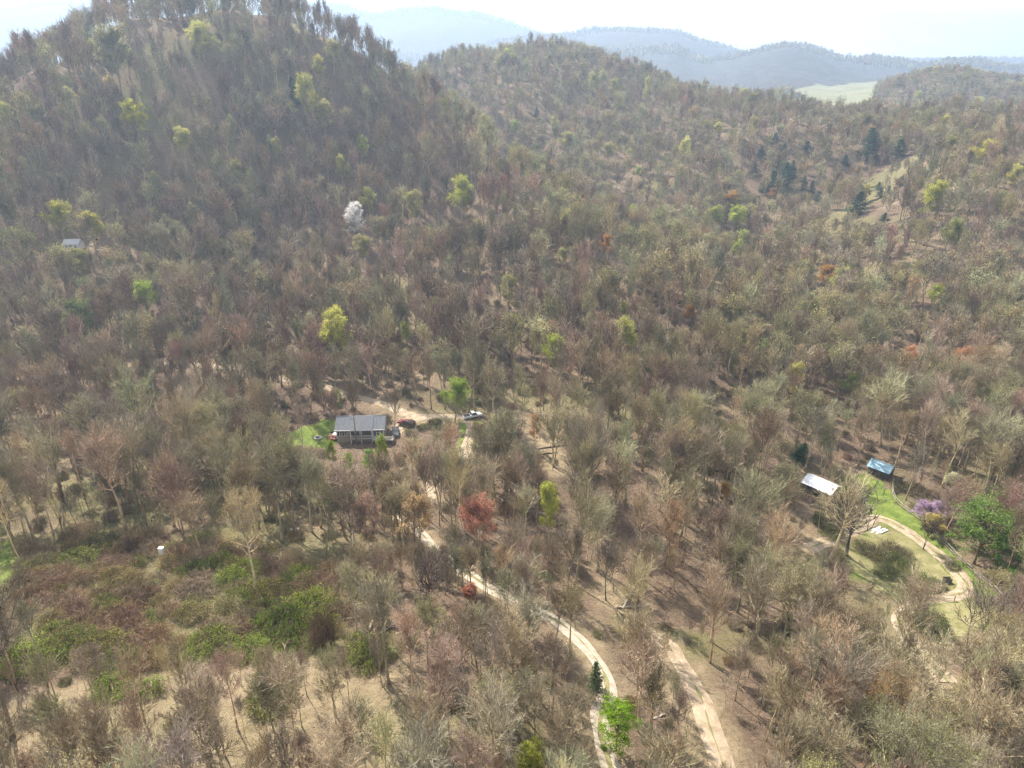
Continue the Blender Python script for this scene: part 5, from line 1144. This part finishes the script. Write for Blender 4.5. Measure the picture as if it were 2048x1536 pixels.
A1, A2 = hit(1740, 935), hit(1785, 952); srz = math.atan2(A2.y-A1.y, A2.x-A1.x)
shed = gable('shed', SHED, srz, 4.6, 3.6, 2.2, 1.0, M_BLUE, M_DKWOOD, 'small dark shed with a blue-grey metal roof behind the lawn', 'shed', .4)
wh = gable('hillside_house', WHITEH, math.radians(4), 5.5, 5.0, 2.6, 1.3, plain('pale_roof', (0.5, 0.5, 0.5), .8, 0, .1), plain('white_siding', (0.75, 0.73, 0.70), .7, 0, .04), 'white house glimpsed between trees on the left hillside', 'house', .4, False)
for x in (-1.8, 1.8): window(wh, x, .9, .8, 1.1, -2.535)
p = hit(203, 502); w0 = MB().box(-2.4, 2.4, -.15, .15, 0, .75).box(-2.5, 2.5, -.2, .2, .75, .85).build('garden_wall', M_WHITE); w0.location = (p.x, p.y, gh(p.x, p.y)-.1); tag(w0, 'low white wall right of the white hillside house', 'wall')

# ------------------------------------------------------------------ rail fences
M_RAIL = plain('split_rail', (0.33, 0.29, 0.23), .9, 0, .15, 2)
def fence(uv, span, rails, label, hgt=1.15, curve=True):
    line = [(p.x, p.y) for p in outline(*uv)]; P_ = resample(line, span) if curve else [Vector(a) for a in line]
    o = P_[0]; e = empty('rail_fence', (o.x, o.y, gh(o.x, o.y))); tag(e, label, 'fence'); g0 = e.location
    pv = [Vector((q.x, q.y, gh(q.x, q.y)))-g0 for q in P_]
    for q in pv: MB().tube([q+Vector((0, 0, -.2)), q+Vector((0, 0, hgt+RNG.uniform(0, .12)))], .085, 6).build('post', M_RAIL, e)
    for a, b in zip(pv[:-1], pv[1:]):
        for k in range(rails):
            z = hgt*(.35+.55*k/max(1, rails-1)); MB().tube([a+Vector((0, 0, z+RNG.uniform(-.04, .04))), b+Vector((0, 0, z+RNG.uniform(-.04, .04)))], .06, 5).build('rail', M_RAIL, e)
fence([(1785,965),(1784,985),(1792,1006),(1812,1022),(1838,1040),(1864,1066),(1890,1092),(1918,1120),(1945,1146),(1972,1168),(1994,1186),(2000,1202)], 2.6, 2, 'long split rail fence along the outer edge of the farm lawn')
fence([(1853,1198),(1868,1199),(1884,1199),(1900,1200),(1918,1203)], 2.2, 2, 'short split rail fence below the path bend')
# white boards by the path, planter, tank and distant white objects
p = hit(1752, 1060); bp_ = empty('timber_stack', (p.x, p.y, gh(p.x, p.y)+.06)); tag(bp_, 'scattered pale boards lying on the grass beside the farm path', 'boards')
for k, (x, y, a) in enumerate([(0, 0, .5), (.3, .5, .45), (-.5, -.4, .62), (.9, -.2, .4), (.2, -.9, .7), (1.2, -.8, .5)]): o = MB().box(-1.3, 1.3, -.14, .14, .03*k, .03*k+.05).build('board', M_WHITE, bp_); o.location = (x, y, 0); o.rotation_euler = (0, 0, a)
p = hit(1893, 1166); pl = empty('compost_bin', (p.x, p.y, gh(p.x, p.y))); tag(pl, 'dark wooden bin standing beside the clipped hedge', 'bin')
for k in range(4): MB().box(-.55, .55, -.42-.04, -.42, .08+.27*k, .3+.27*k).build('slat', M_DKWOOD, pl); MB().box(-.55, .55, .42, .46, .08+.27*k, .3+.27*k).build('slat', M_DKWOOD, pl); MB().box(-.6, -.56, -.42, .42, .08+.27*k, .3+.27*k).build('slat', M_DKWOOD, pl); MB().box(.56, .6, -.42, .42, .08+.27*k, .3+.27*k).build('slat', M_DKWOOD, pl)
for x in (-.56, .56):
    for y in (-.42, .42): MB().box(x-.05, x+.05, y-.05, y+.05, 0, 1.2).build('post', M_DKWOOD, pl)
p = hit(327, 1118); tk = empty('utility_box', (p.x, p.y, gh(p.x, p.y))); tag(tk, 'small white utility box standing up out of the brown thicket', 'box')
MB().box(-.38, .38, -.3, .3, .9, 2.3).build('cabinet', M_WHITE, tk); MB().box(-.42, .42, -.34, .34, 2.3, 2.38).build('lid', M_WHITE, tk); MB().box(-.34, .34, -.33, -.302, .98, 2.22).build('door', M_WHITE, tk); MB().box(-.2, .2, -.15, .15, 0, .9).build('pedestal', M_METAL, tk)
p = hit(590, 1064); tn = empty('propane_tank', (p.x, p.y, gh(p.x, p.y)), .2); tag(tn, 'white propane tank lying between trunks below the house', 'tank'); tn.scale = (.6, .6, .6)
MB().tube([(-1.5, 0, .85), (-1.4, 0, .85), (-1.2, 0, .85), (1.2, 0, .85), (1.4, 0, .85), (1.5, 0, .85)], [.1, .33, .48, .48, .33, .1], 14).build('tank_body', M_WHITE, tn, True); lathe([(.2, 1.28), (.2, 1.5), (.12, 1.56)]).build('valve_dome', M_WHITE, tn)
for x in (-.8, .8): MB().box(x-.1, x+.1, -.35, .35, 0, .5).build('leg', M_METAL, tn)

# ------------------------------------------------------------------ haze: the air between the hills
m, nt, out = new_mat('haze_air'); pv_ = nt.nodes.new('ShaderNodeVolumePrincipled'); pv_.inputs['Color'].default_value = (0.57, 0.75, 1.0, 1); pv_.inputs['Density'].default_value = 0.00028; pv_.inputs['Anisotropy'].default_value = 0.35
nt.links.new(pv_.outputs[0], out.inputs['Volume'])
zlo, zhi = float(GZ.min())-1.0, max(float(GZ.max())+45, CAMZ+30)
hz = MB().box(float(gx[0])-50, float(gx[-1])+50, float(gy[0])-50, float(gy[-1])+50, zlo, zhi).build('haze', m); tag(hz, 'pale blue haze filling the valleys and veiling far ridges', None, None, 'stuff')
print('HEROES', nb, nl, 'FOREST', len(pts), 'UNDER', len(bpts), 'zmin', zlo, 'zmax', zhi)
